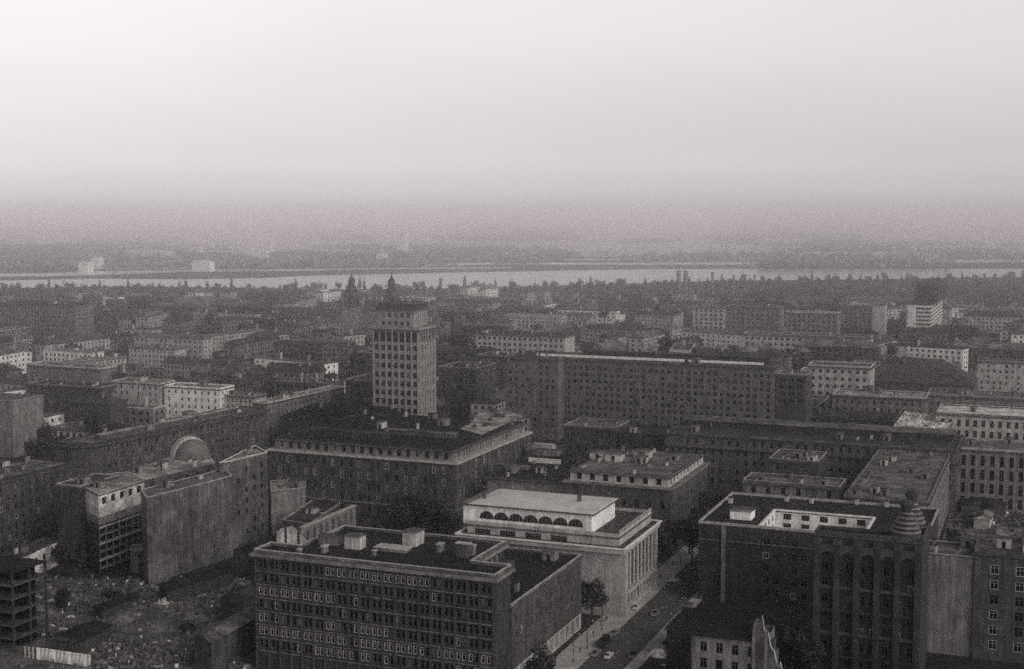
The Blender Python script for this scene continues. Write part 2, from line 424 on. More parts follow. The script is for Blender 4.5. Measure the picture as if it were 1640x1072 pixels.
# --- A: big office block at the front
def office_front():
    z = 31.0; A = P(793, 926, z)
    B = Bld('office_building', 'long dark office block filling the bottom centre, paired narrow windows under a flat tar roof', 'office building', A)
    W = -run_to(A, (1, 0), 407); D1 = B.L(813, 909, z)[1]; a = B.L(757, 902, z); D2 = B.L(800, 874, z)[1] + 2
    DL = B.L(432, 873, z)[1]; bx = B.L(478, 879, z)[0]; cx = B.L(560, 850, z)[0]
    poly = [(-W, 0), (0, 0), (0, D1), (a[0], D1), (a[0], D2), (bx, D2), (bx, DL), (-W, DL)]
    kinds = (('dark', .80), ('pale', .07), ('curtain', .13))
    fs = dict(p=3.35, w=1.05, h=2.15, fl=3.52, top=1.9, off=PAIR, rec=.35, kinds=kinds, bot=4.5, m0=.8, m1=.8, runs=((0, .3, .75), (2, 0, .36), (4, .45, .6), (4, 0, .04), (5, 0, 1), (6, .25, .5), (6, .8, 1)))
    B.walls(poly, 0, z, W_BLACK, {0: fs, 1: None, 3: dict(fs)})
    # thin piers between the bays
    nb = int((W - 1.6)/3.35 + .3); pp = (W-1.6)/nb
    for k in range(nb + 1):
        b = MB(); b.box(-.22, -.28, 0, .22, -.004, z-.8, W_DARK); b.build('pier', B.root, (-W+.8+pp*k if 0 < k < nb else (-W+.4 if k == 0 else -.4), 0, 0))
    b = MB(); 
    for k in range(1, 8): b.box(-W+.3, -.2, z-1.95-3.52*k+.55, -.3, -.006, z-1.95-3.52*k+.75, W_MID)
    b.build('string_course', B.root)
    B.flat(poly, z, R_BLACK, par=.9, parm=EDGE, cor=.9, corh=.8, corm=W_MID)
    rf = B.par['roof']
    def rb(nm, px, py, sx, sy, h, m, mt=None):
        x, y = B.L(px, py, z); b = MB(); b.box(-sx/2, -sy/2, 0, sx/2, sy/2, h, m); b.box(-sx/2-.2, -sy/2-.2, h, sx/2+.2, sy/2+.2, h+.25, mt or EDGE)
        o = b.build(nm, rf); o.location = (x, y, z+.06)
    rb('roof_hut', 569, 878, 4.5, 3.5, 3.4, W_LITE, R_MID); rb('roof_hut', 530, 872, 6, 3, 2.2, W_MID, R_MID)
    rb('roof_hut', 662, 872, 4, 5, 3.6, W_LITE, R_MID); rb('chimney', 742, 893, 3.5, 1.6, 3.6, W_DARK); rb('chimney', 757, 890, 1.2, 1.6, 2.6, W_MID)
    rb('skylight', 630, 882, 9, 4, .8, R_MID); rb('chimney', 705, 884, 1.2, 2.4, 2, W_MID); rb('vent', 600, 890, .8, .8, 1.2, W_MID); rb('vent', 480, 888, .8, .8, 1.2, W_MID)
    rb('chimney', 520, 885, 1, 2.2, 1.6, W_MID)
    for px, py in ((745, 908), (590, 868), (700, 897)):
        x, y = B.L(px, py, z); b = MB(); b.cyl(0, 0, 0, 3.4, .06, .05, METAL, 5); o = b.build('aerial', rf); o.location = (x, y, z)
    # lower wing towards the theatre
    zw = 21.0; n0 = B.L(819, 973, zw); far = B.L(931, 881, zw)
    x1 = n0[0]; y0 = n0[1]; y1 = run_to(P(819, 973, zw), (0, 1), 931) + y0
    pw = [(a[0]-14, y0+.02), (x1, y0+.02), (x1, y1), (a[0]-14, y1)]
    ws = dict(p=3.6, w=1.25, h=2.0, fl=3.55, top=3.0, rec=.4, kinds=(('dark', .85), ('pale', .05), ('curtain', .1)), bot=5.2, m0=1.4, m1=1.0)
    B.walls(pw, 4.6, zw, W_DARK, {1: ws, 2: ws}); B.flat(pw, zw, R_BLACK, par=.8, parm=EDGE, cor=.35, corh=.5); B.clutter(pw, zw, 5, 3)
    ars = dict(p=4.4, w=3.0, h=3.6, fl=9, top=.4, n=1, rec=1.2, empty=True, bot=.0)
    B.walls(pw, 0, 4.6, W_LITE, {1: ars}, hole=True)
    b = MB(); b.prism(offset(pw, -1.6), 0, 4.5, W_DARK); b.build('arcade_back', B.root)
    x, y = n0[0]-18, y0 + (y1-y0)*.62
    b = MB(); b.box(-4.5, -3, 0, 4.5, 3, 1.6, W_DARK); b.box(-4.7, -3.2, 1.6, 4.7, 3.2, 1.8, R_MID); o = b.build('roof_hut', B.par['roof']); o.location = (x, y, zw)
    B.done(); return B
OFFICE = office_front()

# --- theatre-like hall with colonnade on the street
def theatre():
    z = 24.0; A = P(991, 861, z)
    B = Bld('theatre', 'pale stone theatre with a colonnaded street side and a white zinc roofed hall on top', 'theatre', A)
    W = -run_to(A, (1, 0), 748); D = run_to(A, (0, 1), 1043)
    poly = [(-W, 0), (0, 0), (0, D), (-W, D)]
    band = dict(p=7.4, w=5.2, h=1.9, fl=9, top=1.2, n=1, kinds=(('dark', 1),), m0=1, m1=W*.3, bot=0)
    B.walls(poly, z-4.2, z, STONE, {0: band})
    B.walls(poly, 0, z-4.2, STONE, {0: None, 1: dict(p=(D-5)/9, w=(D-5)/9*.55, h=5.0, fl=9, top=13.4, n=1, m0=2.5, m1=2.5, kinds=(('dark', 1),), rec=.8, bot=0)}, hole=True)
    # dark slab behind the columns, the loggia's shade put into its colour
    b = MB(); b.box(.004, 2.6, 7.4, .35, D-2.6, z-4.4, W_BLACK); b.build('loggia_shade', B.root)
    for k in range(8):
        b = MB(); y = 3.6 + (D-7.2)*k/7
        b.cyl(0, 0, 7.4, z-4.9, .5, .42, STONE, 10); b.box(-.8, -.8, 7.0, .8, .8, 7.5, STONE); b.box(-.8, -.8, z-5.0, .8, .8, z-4.4, STONE)
        b.build('column', B.root, (1.2, y, 0))
    for y0, y1 in ((0, 2.6), (D-2.6, D)):
        b = MB(); b.box(.003, y0, 0, 2.2, y1, z-4.4, STONE); b.build('corner_pier', B.root)
    b = MB(); b.box(.005, 2.6, 0, .9, D-2.6, 1.2, STONE); b.box(.006, 2.62, 6.2, 2.1, D-2.62, 7.0, STONE); b.build('plinth', B.root)
    b = MB(); b.ring(offset(poly, 2.4), offset(poly, -.05), z-4.4, z-3.0, STONE); b.ring(offset(poly, 2.9), offset(poly, 2.2), z-3.0, z-2.6, EDGEW)
    b.build('entablature', B.root)
    b = MB(); b.prism(offset(poly, 1.6), z-3.05, z-2.7, R_DARK); b.build('cornice', B.root)
    B.flat(poly, z, R_DARK, par=.9, parm=STONE, cor=.3, corh=.4)
    b = MB()
    for k in range(18):
        y = D*k/17*.96+.6; b.box(-.14, y-.14, z+.9, .14, y+.14, z+1.7, STONE)
    b.box(-.15, .3, z+1.7, .15, D-.3, z+1.9, STONE); b.build('balustrade', B.root)
    # hall above the roof
    zh = 30.0; H2 = B.L(948, 823, zh); q = P(948, 823, zh); Wh = -run_to(q, (1, 0), 742); Dh = run_to(q, (0, 1), 985)
    x1, y0 = H2; hp = [(x1-Wh, y0), (x1, y0), (x1, y0+Dh), (x1-Wh, y0+Dh)]
    B.walls(hp, z-.3, zh, W_WHITE, None, name='hall_wall')
    for k in range(7):
        x = x1 - Wh + Wh*(.115*k + .16)
        link('lunette', win_mesh(4.4, 2.35, 'arch'), B.root, (x+1.2, y0, z+1.6))
    b = MB(); b.ring(offset(hp, .9), offset(hp, -.05), zh-.5, zh, W_DARK); b.build('eaves', B.root)
    b = MB(); q4 = offset(hp, .95); rise = 1.1; ins = 9
    (xa, ya), (xb, _), (_, yb), _ = q4
    ym = (ya+yb)/2
    b.face([(xa+3, ya, zh+.03), (xb, ya, zh+.03), (xb-.5, ym, zh+rise), (xa+ins, ym, zh+rise)], R_TIN)
    b.face([(xb, yb, zh+.03), (xa+3, yb, zh+.03), (xa+ins, ym, zh+rise), (xb-.5, ym, zh+rise)], R_TIN)
    b.face([(xa+3, yb, zh+.03), (xa+3, ya, zh+.03), (xa+ins, ym, zh+rise)], R_TIN)
    b.face([(xb, ya, zh+.03), (xb, yb, zh+.03), (xb-.5, ym, zh+rise)], STONE)
    b.face([(xa, ya, zh+.02), (xb, ya, zh+.02), (xb, yb, zh+.02), (xa, yb, zh+.02)], R_MID)
    r = b.build('hall_roof', B.root)
    for px, py in ((928, 803), (950, 783), (776, 796), (800, 778)):
        x, y = B.L(px, py, zh+1); b = MB(); b.box(-.5, -.5, 0, .5, .5, 2.6, W_DARK); b.box(-.6, -.6, 2.6, .6, .6, 2.8, R_DARK); o = b.build('chimney', r); o.location = (x, y, zh+.3)
    B.done(); return B
THEATRE = theatre()

# --- bank block in the centre with a set-back attic
def bank():
    z = 28.0; A = P(730, 742, z)
    B = Bld('bank_building', 'massive dark square bank block in the centre, bright cornice line and set-back attic windows', 'bank', A)
    W = -run_to(A, (1, 0), 430); D = run_to(A, (0, 1), 850)
    poly = [(-W, 0), (0, 0), (0, D), (-W, D)]
    fs = dict(p=3.75, w=1.45, h=2.5, fl=4.25, top=1.9, m0=3, m1=3, rec=.4, kinds=(('dark', .62), ('pale', .26), ('curtain', .12)), bot=1.2, miss=.03)
    B.walls(poly, 0, z, W_DARK, {0: fs, 1: dict(fs, miss=.05, m0=2)})
    b = MB(); b.ring(offset(poly, .8), offset(poly, -2.2), z-.55, z, EDGE); b.build('cornice', B.root)
    b = MB(); b.ring(offset(poly, .25), offset(poly, -.05), z-4.9*4.25+3, z-4.9*4.25+3.6, W_MID); b.build('string_course', B.root)
    at = offset(poly, -1.9)
    B.walls(at, z, z+3.9, W_MID, {0: dict(p=3.75, w=1.7, h=2.6, fl=9, top=.7, n=1, rec=.3, kinds=(('dark', .9), ('pale', .1)), bot=.1), 1: dict(p=2.6, w=1.1, h=2.6, fl=9, top=.7, n=1, rec=.3, kinds=(('dark', .7), ('pale', .3)), bot=.1)}, name='attic_wall', hole=True)
    zz = z+3.9
    B.flat(at, zz, R_BLACK, par=.35, parm=R_DARK, cor=1.1, corh=.3)
    rf = B.par['roof']
    # pale dusty part of the roof at the back right
    pq = [B.L(x, y, zz) for x, y in ((770, 697), (838, 668), (800, 655), (765, 664), (752, 680), (737, 688))]
    b = MB(); b.prism(pq, zz+.07, zz+.35, R_LITE); b.build('roof_deck', rf)
    for k, (px, py, sx, sy, h) in enumerate(((778, 684, 2, 1.2, 1.2), (785, 676, 1.6, 1.2, 1.2), (800, 670, 5, 1.5, 1.6), (790, 662, 3, 2, 1.8), (760, 686, 1.5, 1.5, 1))):
        x, y = B.L(px, py, zz); b = MB(); b.box(-sx/2, -sy/2, 0, sx/2, sy/2, h, W_DARK); o = b.build('vent', rf); o.location = (x, y, zz+.35)
    x, y = B.L(700, 700, zz); b = MB(); b.box(-22, -2, 0, 8, 2, 1.8, W_DARK); b.box(-22.2, -2.2, 1.8, 8.2, 2.2, 2.0, R_MID); o = b.build('roof_hut', rf); o.location = (x, y, zz+.05)
    x, y = B.L(560, 700, zz); b = MB(); b.box(-16, -3, 0, 16, 3, 2.4, W_BLACK); b.box(-16.2, -3.2, 2.4, 16.2, 3.2, 2.6, R_DARK); o = b.build('roof_hut', rf); o.location = (x, y, zz+.05)
    B.clutter(at, zz, 14, 5)
    B.done(); return B
BANK = bank()

# --- the tower
def tower():
    z = 63.0; A = P(671, 527, z)
    B = Bld('tower_block', 'tall pale stepped tower with square windows rising above the whole city', 'tower', A)
    W = -run_to(A, (1, 0), 596); D = run_to(A, (0, 1), 698)
    poly = [(-W, 0), (0, 0), (0, D), (-W, D)]; pf = (W-1.2)/7; ps = (D-1)/6
    k = (('dark', .9), ('curtain', .1))
    B.walls(poly, 0, z-.6, W_TOWER, {0: dict(p=pf, w=pf*.62, h=2.6, fl=4.35, top=7.7, m0=.6, m1=.6, rec=.35, kinds=k, bot=2), 1: dict(p=ps, w=ps*.42, h=2.6, fl=4.35, top=7.8, m0=.5, m1=.5, rec=.35, kinds=k, bot=2)})
    # tall belvedere openings cut near the top: dark bays between piers
    for i in range(7):
        x = -W + .6 + pf*(i+.5); b = MB(); b.box(x-pf*.33, -.12, z-6.6, x+pf*.33, -.01, z-1.9, GLASS); b.box(x-.07, -.2, z-6.6, x+.07, -.12, z-1.9, FR_G); b.build('tall_window', B.root)
    for i in range(6):
        y = .5 + ps*(i+.5); b = MB(); b.box(.01, y-ps*.3, z-6.6, .12, y+ps*.3, z-1.9, GLASS); b.build('tall_window', B.root)
        b = MB(); y = .5+ps*i; b.box(.011, y-.28, 0, .6, y+.28, z-1.5, W_TOWER); b.build('pilaster', B.root)
    for i in range(8):
        x = -W + .6 + pf*i; b = MB(); b.box(x-.3, -.42, 0, x+.3, -.011, z-1.5, W_TOWER); b.build('pilaster', B.root)
    B.flat(poly, z-.6, R_DARK, par=1.0, parm=W_TOWER, cor=.55, corh=.8)
    zt = 71.0; n0 = B.L(663, 498, zt); q = P(663, 498, zt); W2 = -run_to(q, (1, 0), 606); D2 = run_to(q, (0, 1), 684)
    x1, y0 = n0; y0 = max(y0, .6)
    p2 = [(x1-W2, y0), (x1, y0), (x1, y0+D2), (x1-W2, y0+D2)]
    B.walls(p2, z-.8, zt, W_TOWER, {0: dict(p=(W2-2.5)/5, w=1.7, h=2.0, fl=3.9, top=1.5, m0=1, m1=1.5, rec=.35, kinds=k, bot=.2), 1: dict(p=D2/5.5, w=.7, h=5.6, fl=9, top=1, n=1, rec=.4, kinds=k, bot=.2)}, name='upper_wall', hole=True)
    B.flat(p2, zt, R_DARK, par=0, cor=None)
    b = MB(); b.prism(offset(p2, 1.0), zt, zt+1.2, W_DARK); b.build('crown_slab', B.root)
    for i in range(9):
        x = x1 - W2 + W2*(i+.5)/9; b = MB(); b.box(-.8, -.5, zt+1.2, .8, .3, zt+3.0, W_BLACK); b.build('crown_block', B.root, (x, y0, 0))
    for i in range(5):
        y = y0 + D2*(i+.5)/5; b = MB(); b.box(-.3, -.8, zt+1.2, .5, .8, zt+3.0, W_BLACK); b.build('crown_block', B.root, (x1, y, 0))
    b = MB(); b.ring(offset(p2, .3), offset(p2, -.8), zt+3.0, zt+3.5, W_DARK); b.build('crown_ring', B.root)
    b = MB(); b.prism(offset(p2, -2), zt+1.2, zt+2.8, W_DARK); b.build('roof_hut', B.root)
    B.done(); return B
TOWER = tower()

# --- long dark ministry blocks on the left
lw = wsp(3.4, 1.15, 1.9, 3.5, 1.8, m0=1.5, rec=.35, kinds=(('dark', .72), ('pale', .08), ('curtain', .2)), bot=1, miss=.05)
bar('office_building', 'long dark block running back from the left edge, roof ending at the rounded block', 'office building', (0, 772), 27, -75, xb=122, rot=-2, ext=55, wall=W_DARK, roofm=R_MID, parm=R_DARK, cor=.8, side=dict(lw, h=2.0), n=10)
def rounded():
    z = 28; rot = R(-5.8); A = P(138, 715, z)
    B = Bld('office_building', 'long dark block with a rounded near corner and wide pale-edged flat roof behind the dome', 'office building', A, rot)
    D = run_to(A, (-math.sin(rot), math.cos(rot)), 425); W = 17; r = 9
    arc = [(-r + r*math.sin(t), r - r*math.cos(t)) for t in [i*math.pi/2/5 for i in range(6)]]
    poly = [(-W, 0)] + arc + [(0, D), (-W, D)]
    n = len(poly)
    B.walls(poly, 0, z, W_DARK, {n-3: lw}); B.walls
    B.flat(poly, z, R_MID, par=.5, parm=R_DARK, cor=1.3, corh=.9); B.clutter(poly, z, 9, 8)
    b = MB(); b.box(-W*.55, 14, z, -W*.55+3, D-12, z+1.7, W_DARK); b.box(-W*.55-.2, 13.8, z+1.7, -W*.55+3.2, D-11.8, z+1.9, R_LITE); b.build('roof_lantern', B.root)
    B.done()
rounded()

# --- block under construction with white plaster, blank firewalls
def site_block():
    z = 26.4; A = P(157, 793, z)
    B = Bld('unfinished_building', 'unfinished block with two rows of square holes in white plaster above bare floor slabs', 'building', A)
    pts = [(128, 778), (157, 793), (231, 770), (205, 757), (150, 762)]
    poly = [B.L(x, y, z) for x, y in pts]
    s1 = dict(p=4.7, w=2.3, h=2.3, fl=3.6, top=1.3, n=2, m0=.8, m1=.8, rec=.2, kinds=(('hole', 1),))
    B.walls(poly, z-7.6, z, PLAST, {1: s1})
    B.walls(poly, z-10.2, z-7.6, W_MID, None, hole=True)
    inner = offset(poly, -1.6)
    b = MB(); b.prism(inner, 0, z-10.2, HOLE); b.build('shade_core', B.root)  # near-black fill standing in for the shade between the bare floors
    for k in range(6):
        zz = 1.2 + k*2.75
        b = MB(); b.prism(poly, zz, zz+.35, W_LITE if k % 2 else W_MID); b.build('floor_slab', B.root)
    a0, a1 = Vector(poly[1]), Vector(poly[2])
    for k in range(7):
        q = a0.lerp(a1, (k+.3)/7); b = MB(); b.box(q.x-1.0, q.y-.2, 0, q.x-.6, q.y+.2, z-10.2, W_MID); b.build('column', B.root)
    B.walls([poly[0], poly[1], (poly[1][0]-.5, poly[1][1]+.5), (poly[0][0], poly[0][1]+.7)], 0, z-10.2, W_BLACK, None, hole=True)
    B.flat(poly, z, R_LITE, par=.3, cor=.3, corh=.3)
    B.clutter(poly, z, 4, 2)
    p2 = [B.L(x, y, z) for x, y in [(205, 757), (231.6, 769.5), (345, 742), (338, 728), (281, 728)]]
    B.walls(p2, 0, z, W_DARK, {1: dict(p=5.2, w=1.8, h=2.1, fl=3.5, top=1.6, rec=.45, kinds=(('hole', .8), ('dark', .2)), m0=1, miss=.2)}, name='rear_wall')
    b = MB(); b.prism(offset(p2, -.2), z-.3, z+.1, R_LITE); r = b.build('rear_roof', B.root)
    B.par['roof'] = r; B.clutter(p2, z+.02, 8, 4)
    # dark dome held by a pale arch band on its left
    c = B.L(308, 729, z+1); ax = R(-40); e = Vector((math.cos(ax), math.sin(ax), 0)); s_ = Vector((-e.y, e.x, 0)); c0 = Vector((c[0], c[1], z+.1)); m_ = 16
    def ringp(r, t, l): return c0 + s_*(r*math.cos(t)) + Vector((0, 0, r*math.sin(t)*1.05)) + e*l
    sh = MB()
    for k in range(m_):
        t0, t1 = math.pi*k/m_, math.pi*(k+1)/m_
        sh.face([ringp(7.1, t0, -5.5), ringp(7.1, t0, -1.2), ringp(7.1, t1, -1.2), ringp(7.1, t1, -5.5)], W_LITE)
        sh.face([ringp(7.1, t0, -1.2), ringp(5.6, t0, -1.2), ringp(5.6, t1, -1.2), ringp(7.1, t1, -1.2)], W_LITE)
    sh.face([ringp(7.1, math.pi*(m_-k)/m_, -5.5) for k in range(m_+1)], W_WHITE); sh.build('arch_band', B.root)
    sh = MB(); q_ = c0 + e*1.2; sh.lathe(q_.x, q_.y, [(6.3*math.cos(t), q_.z + .9 + 6.2*math.sin(t)) for t in [i*math.pi/2/8 for i in range(9)]], COPPER, 24); sh.cyl(q_.x, q_.y, q_.z, q_.z+.92, 6.75, 6.75, W_MID, 24); sh.build('dome', B.root, smooth=True)
    B.done()
site_block()
b_ = bar('firewall_building', 'dark narrow block with a blank front beside the white plaster building', 'building', (128, 782), 27, 90, D=20, wall=W_BLACK, roofm=R_DARK, cor=None, n=3)
pbar('firewall_building', 'tall block with a blank patchy firewall right of the white plaster', 'building', [(226, 786), (235, 799), (371, 764), (360, 752)], 28, wall=W_BRICK, roofm=R_MID, n=3, parm=EDGE, par=.4)
def patches(pts_z, m, label, nm='plaster_patch'):
    pass
pbar('ruined_building', 'gutted brick block with a jagged pale top, left of the bank', 'building', [(352, 744), (372, 741), (428, 727), (408, 716)], 31, wall=W_BRICK, roofm=R_LITE, spec={1: wsp(4.6, 1.3, 2, 3.8, 2.4, kinds=(('hole', 1),), miss=.45, rec=.5)}, n=3, parm=EDGEW, par=.7)
pbar('lean_to', 'low annexe with a pale roof beside the stacked floor slabs', 'annexe', [(208, 882), (215, 886), (236, 882), (236, 874), (212, 875)], 7, wall=W_MID, roofm=R_LITE, n=0, spec={1: wsp(3.4, 2.0, 1.8, 3.2, .8, kinds=(('hole', 1),)), 0: wsp(3, 1.8, 1.8, 3.2, .8, kinds=(('hole', 1),))})
# small pale block and roofless colonnade behind the office block
pbar('outbuilding', 'small block with a pale roof edge in front of the bank corner', 'building', [(433, 772), (434, 790), (489, 783), (489, 770)], 16, wall=W_MID, roofm=R_LITE, n=2, parm=EDGE)
pbar('outbuilding', 'low flat block between the ruin and the bank courtyard', 'building', [(452, 835), (495, 842), (545, 808), (505, 800)], 9, wall=W_DARK, roofm=R_DARK, n=4)
def colonnade():
    z = 13.0; A = P(486, 846, z)
    B = Bld('ruined_facade', 'roofless open wall with a row of tall empty window holes behind the office block', 'ruin', A)
    D = run_to(A, (0, 1), 570); poly = [(-1.2, 0), (0, 0), (0, D), (-1.2, D)]
    sp = dict(p=4.2, w=2.0, h=3.8, fl=5.6, top=1.3, n=2, rec=1.2, empty=True, m0=.8, m1=1.4, bot=.3)
    b = MB()
    B._face(b, Vector((0, 0)), Vector((0, 1)), Vector((1, 0)), D, 0, z, W_MID, sp, True)
    sp2 = dict(sp, rec=.01)
    # inner skin
    B._face(b, Vector((-1.2, D)), Vector((0, -1)), Vector((-1, 0)), D, 0, z, W_MID, dict(sp2, m0=1.4, m1=.8), True)
    b.face([(-1.2, 0, 0), (0, 0, 0), (0, 0, z), (-1.2, 0, z)], W_LITE); b.face([(0, D, 0), (-1.2, D, 0), (-1.2, D, z), (0, D, z)], W_LITE)
    b.face([(-1.2, 0, z), (0, 0, z), (0, D, z), (-1.2, D, z)], W_LITE); b.build('wall', B.root)
    b = MB(); b.box(-1.5, -.2, z, .3, D+.2, z+.35, EDGE); b.build('coping', B.root)
    B.fp.append([tuple(B.Wd(*p).xy) for p in poly]); B.done()
colonnade()
def ruin_wall():
    A = P(440, 900, 0); 
    A = P(443, 838, 14)
    B = Bld('ruined_wall', 'jagged freestanding wall with flaking white plaster left of the colonnade', 'ruin', A)
    W = run_to(A, (1, 0), 492); b = MB(); rr = random.Random(4)
    n = 12; tops = [14 - abs(i-4)*.5 + rr.uniform(-1.2, .8) for i in range(n+1)]
    for i in range(n):
        x0, x1 = W*i/n, W*(i+1)/n; m = PLAST if i not in (3, 8) else W_BLACK
        b.face([(x0, 0, 0), (x1, 0, 0), (x1, 0, tops[i+1]), (x0, 0, tops[i])], m)
        b.face([(x1, .9, 0), (x0, .9, 0), (x0, .9, tops[i]), (x1, .9, tops[i+1])], W_BRICK)
        b.face([(x0, 0, tops[i]), (x1, 0, tops[i+1]), (x1, .9, tops[i+1]), (x0, .9, tops[i])], W_BRICK)
    b.face([(0, .9, 0), (0, 0, 0), (0, 0, tops[0]), (0, .9, tops[0])], W_BRICK); b.face([(W, 0, 0), (W, .9, 0), (W, .9, tops[-1]), (W, 0, tops[-1])], W_BRICK)
    b.build('wall', B.root); B.done()
ruin_wall()

# --- pale blocks left of the tower
pal = wsp(3.3, 1.2, 1.9, 3.5, 1.3, kinds=(('dark', .9), ('curtain', .1)), miss=.04)
bar('apartment_building', 'pale grey six-storey block with arched gateway left of the white block', 'apartment building', (256, 616), 24, 178, D=14, wall=W_LITE, roofm=R_MID, roof='flat', front=dict(pal, fl=3.6, p=3.6), side=pal, n=6, parm=W_LITE, cor=.3)
bar('apartment_building', 'bright white block with four rows of windows, left of centre', 'apartment building', (352, 624), 23, 263, D=14, wall=W_WHITE, roofm=R_MID, front=dict(pal, top=1.6, fl=3.9, p=3.9), side=pal, n=5, parm=W_WHITE, cor=.3)
bar('apartment_building', 'low pale row of narrow windows tucked behind the rounded block', 'apartment building', (406, 637), 19, 352, D=13, wall=W_LITE, roofm=R_MID, front=dict(pal, p=2.6), n=4, cor=.3)
bar('apartment_building', 'grey block with a bright broken roof just left of the tower', 'apartment building', (427, 647), 24, 405, xb=551, rot=-4, wall=W_MID, roofm=R_LITE, side=dict(lw, p=3.6), n=10, cor=.3, parm=W_LITE)
bar('apartment_building', 'dark plain block standing against the left foot of the tower', 'apartment building', (603, 612), 30, 553, D=24, wall=W_DARK, roofm=R_DARK, front=dict(lw, miss=.1), n=4, cor=.4)
bar('hall_building', 'black hipped hall roof in front of the tower foot', 'hall', (640, 680), 19, 448, D=26, wall=W_BLACK, roof='hip', roofm=R_BLACK, hh=6, n=3)
bar('apartment_building', 'grey window-grid block right behind the tower side', 'apartment building', (762, 592), 30, 702, D=30, wall=W_DARK, roofm=R_DARK, front=dict(lw, miss=.25), n=5, cor=.3)
bar('row_building', 'low building with pale square windows near the left edge trees', 'row building', (136, 690), 10, 80, D=16, wall=W_LITE, roof='flat', roofm=R_MID, front=wsp(3.6, 2.1, 2.4, 4, 1.5, kinds=(('dark', 1),)), n=2)
bar('party_wall_building', 'block with a blank pale side wall at the left edge', 'apartment building', (19, 645), 27, -60, D=22, wall=W_MID, roofm=R_MID, n=3, cor=None)
bar('apartment_building', 'dark terrace with small windows behind the left edge tree', 'apartment building', (160, 622), 22, 42, D=18, wall=W_DARK, roofm=R_DARK, front=dict(lw, h=1.6), n=6, cor=.4, parm=W_MID)
bar('apartment_building', 'small dark block with one white chimney stack', 'apartment building', (176, 648), 19, 110, D=14, wall=W_DARK, roof='hip', hh=4, n=2)

# --- courtyard blocks further back on the left
bar('apartment_building', 'long low block with a pale top floor near the left edge', 'apartment building', (162, 592), 19, 43, D=15, rot=-3, wall=W_MID, roofm=R_DARK, front=dict(pal, n=1, top=.6, h=1.5, fl=3.3), parm=W_LITE, n=5, cor=.3, par=1.2)
bar('apartment_building', 'pale courtyard wing with arched windows running up to the right', 'apartment building', (100, 583), 18, 84, xb=202, rot=-14, wall=W_LITE, roofm=R_MID, side=dict(pal, p=3.2), n=4, cor=.3)
bar('apartment_building', 'pale courtyard cross wing with three rows of windows', 'apartment building', (280, 560), 19, 206, D=14, wall=W_LITE, roofm=R_MID, front=dict(pal, p=3.2), n=4, cor=.3)
bar('factory_building', 'large grey block with a many-windowed front at the left edge before the river', 'factory', (120, 489), 33, -60, D=26, wall=W_MID, roofm=R_DARK, front=wsp(3.6, 1.6, 2.2, 4.2, 1.8, kinds=(('dark', 1),)), side=pal, n=5, parm=R_DARK, cor=1)

# --- the very long block right of centre
hw = wsp(3.35, 1.75, 1.85, 3.42, 3.6, m0=1, m1=1, rec=.25, kinds=(('dark', .9), ('curtain', .1)), miss=.14, bot=2)
def long_block():
    z = 42.0; A = P(1240, 589, z)
    B = Bld('apartment_building', 'huge long dark block with nine rows of small square windows right of the tower', 'apartment building', A, R(0))
    W = -run_to(A, (1, 0), 903); D = 22
    poly = [(-W, 0), (0, 0), (0, D), (-W, D)]
    B.walls(poly, 0, z, W_SOOT, {0: hw, 1: dict(hw, miss=.1)}); B.flat(poly, z, R_DARK, par=.5, parm=R_MID, cor=.9, corh=.7)
    y = D*.55
    b = MB(); b.box(-W+6, y, z+.05, -5, y+6, z+3.0, W_BLACK); b.box(-W+5.4, y-.6, z+3.0, -4.4, y+6.6, z+3.4, R_DARK); b.build('roof_storey', B.root)
    b = MB(); b.box(-W-14, 2.2, z+.7, -W*.42, 3.2, z+1.9, EDGEW); b.box(-W*.40, 2.2, z+.7, -6, 3.2, z+1.9, EDGEW); b.build('roof_kerb', B.root)
    for x in [-W+2+k*37.2 for k in range(int(W/37.2))]:
        b = MB(); b.box(-.35, -.3, 0, .35, -.003, z-1.2, W_SOOT); b.build('pier', B.root, (x, 0, 0))
    B.clutter(poly, z, 10, 3)
    # protruding left wing
    q = P(905, 578, z); x1, yw = B.L(903, 580, z); n0 = B.L(820, 571, z)
    pw = [(n0[0], -9), (-W-.02, -9), (-W-.02, D), (n0[0], D)]
    B.walls(pw, 0, z+.6, W_SOOT, {0: dict(hw, miss=.5)}, name='wing_wall'); B.flat(pw, z+.6, R_DARK, par=.5, parm=R_MID, cor=.9, corh=.8, name='wing_roof')
    B.clutter(pw, z+.6, 3, 9)
    B.done()
long_block()
bar('apartment_building', 'dark bay with broad black loggia openings at the right end of the long block', 'apartment building', (1292, 603), 38, 1243, D=16, wall=W_DARK, roofm=R_MID, front=wsp(4.2, 3.2, 2.0, 3.42, 1.4, kinds=(('dark', 1),), n=4), side=hw, n=2, cor=.3)
bar('low_building', 'low wing with a pale slanting roof edge between the long block and the square-windowed block', 'building', (1300, 660), 14, 1240, D=60, wall=W_DARK, roof='flat', roofm=R_MID, n=3, parm=EDGE, front=dict(lw))
bar('apartment_building', 'pale block with a square window grid behind the long block, by the round tree', 'apartment building', (905, 540), 27, 762, D=22, wall=W_LITE, roofm=R_DARK, front=wsp(3.9, 2.1, 2.2, 4.2, 1.8, kinds=(('dark', 1),)), n=5, cor=.8, parm=R_DARK)
bar('apartment_building', 'block with tall white-framed stair windows right of the tower', 'apartment building', (818, 572), 31, 766, D=16, wall=W_DARK, roofm=R_DARK, front=wsp(4.5, 2.1, 3.0, 4.4, 2.2, kinds=(('pale', 1),), rec=.1), n=3, cor=.6)

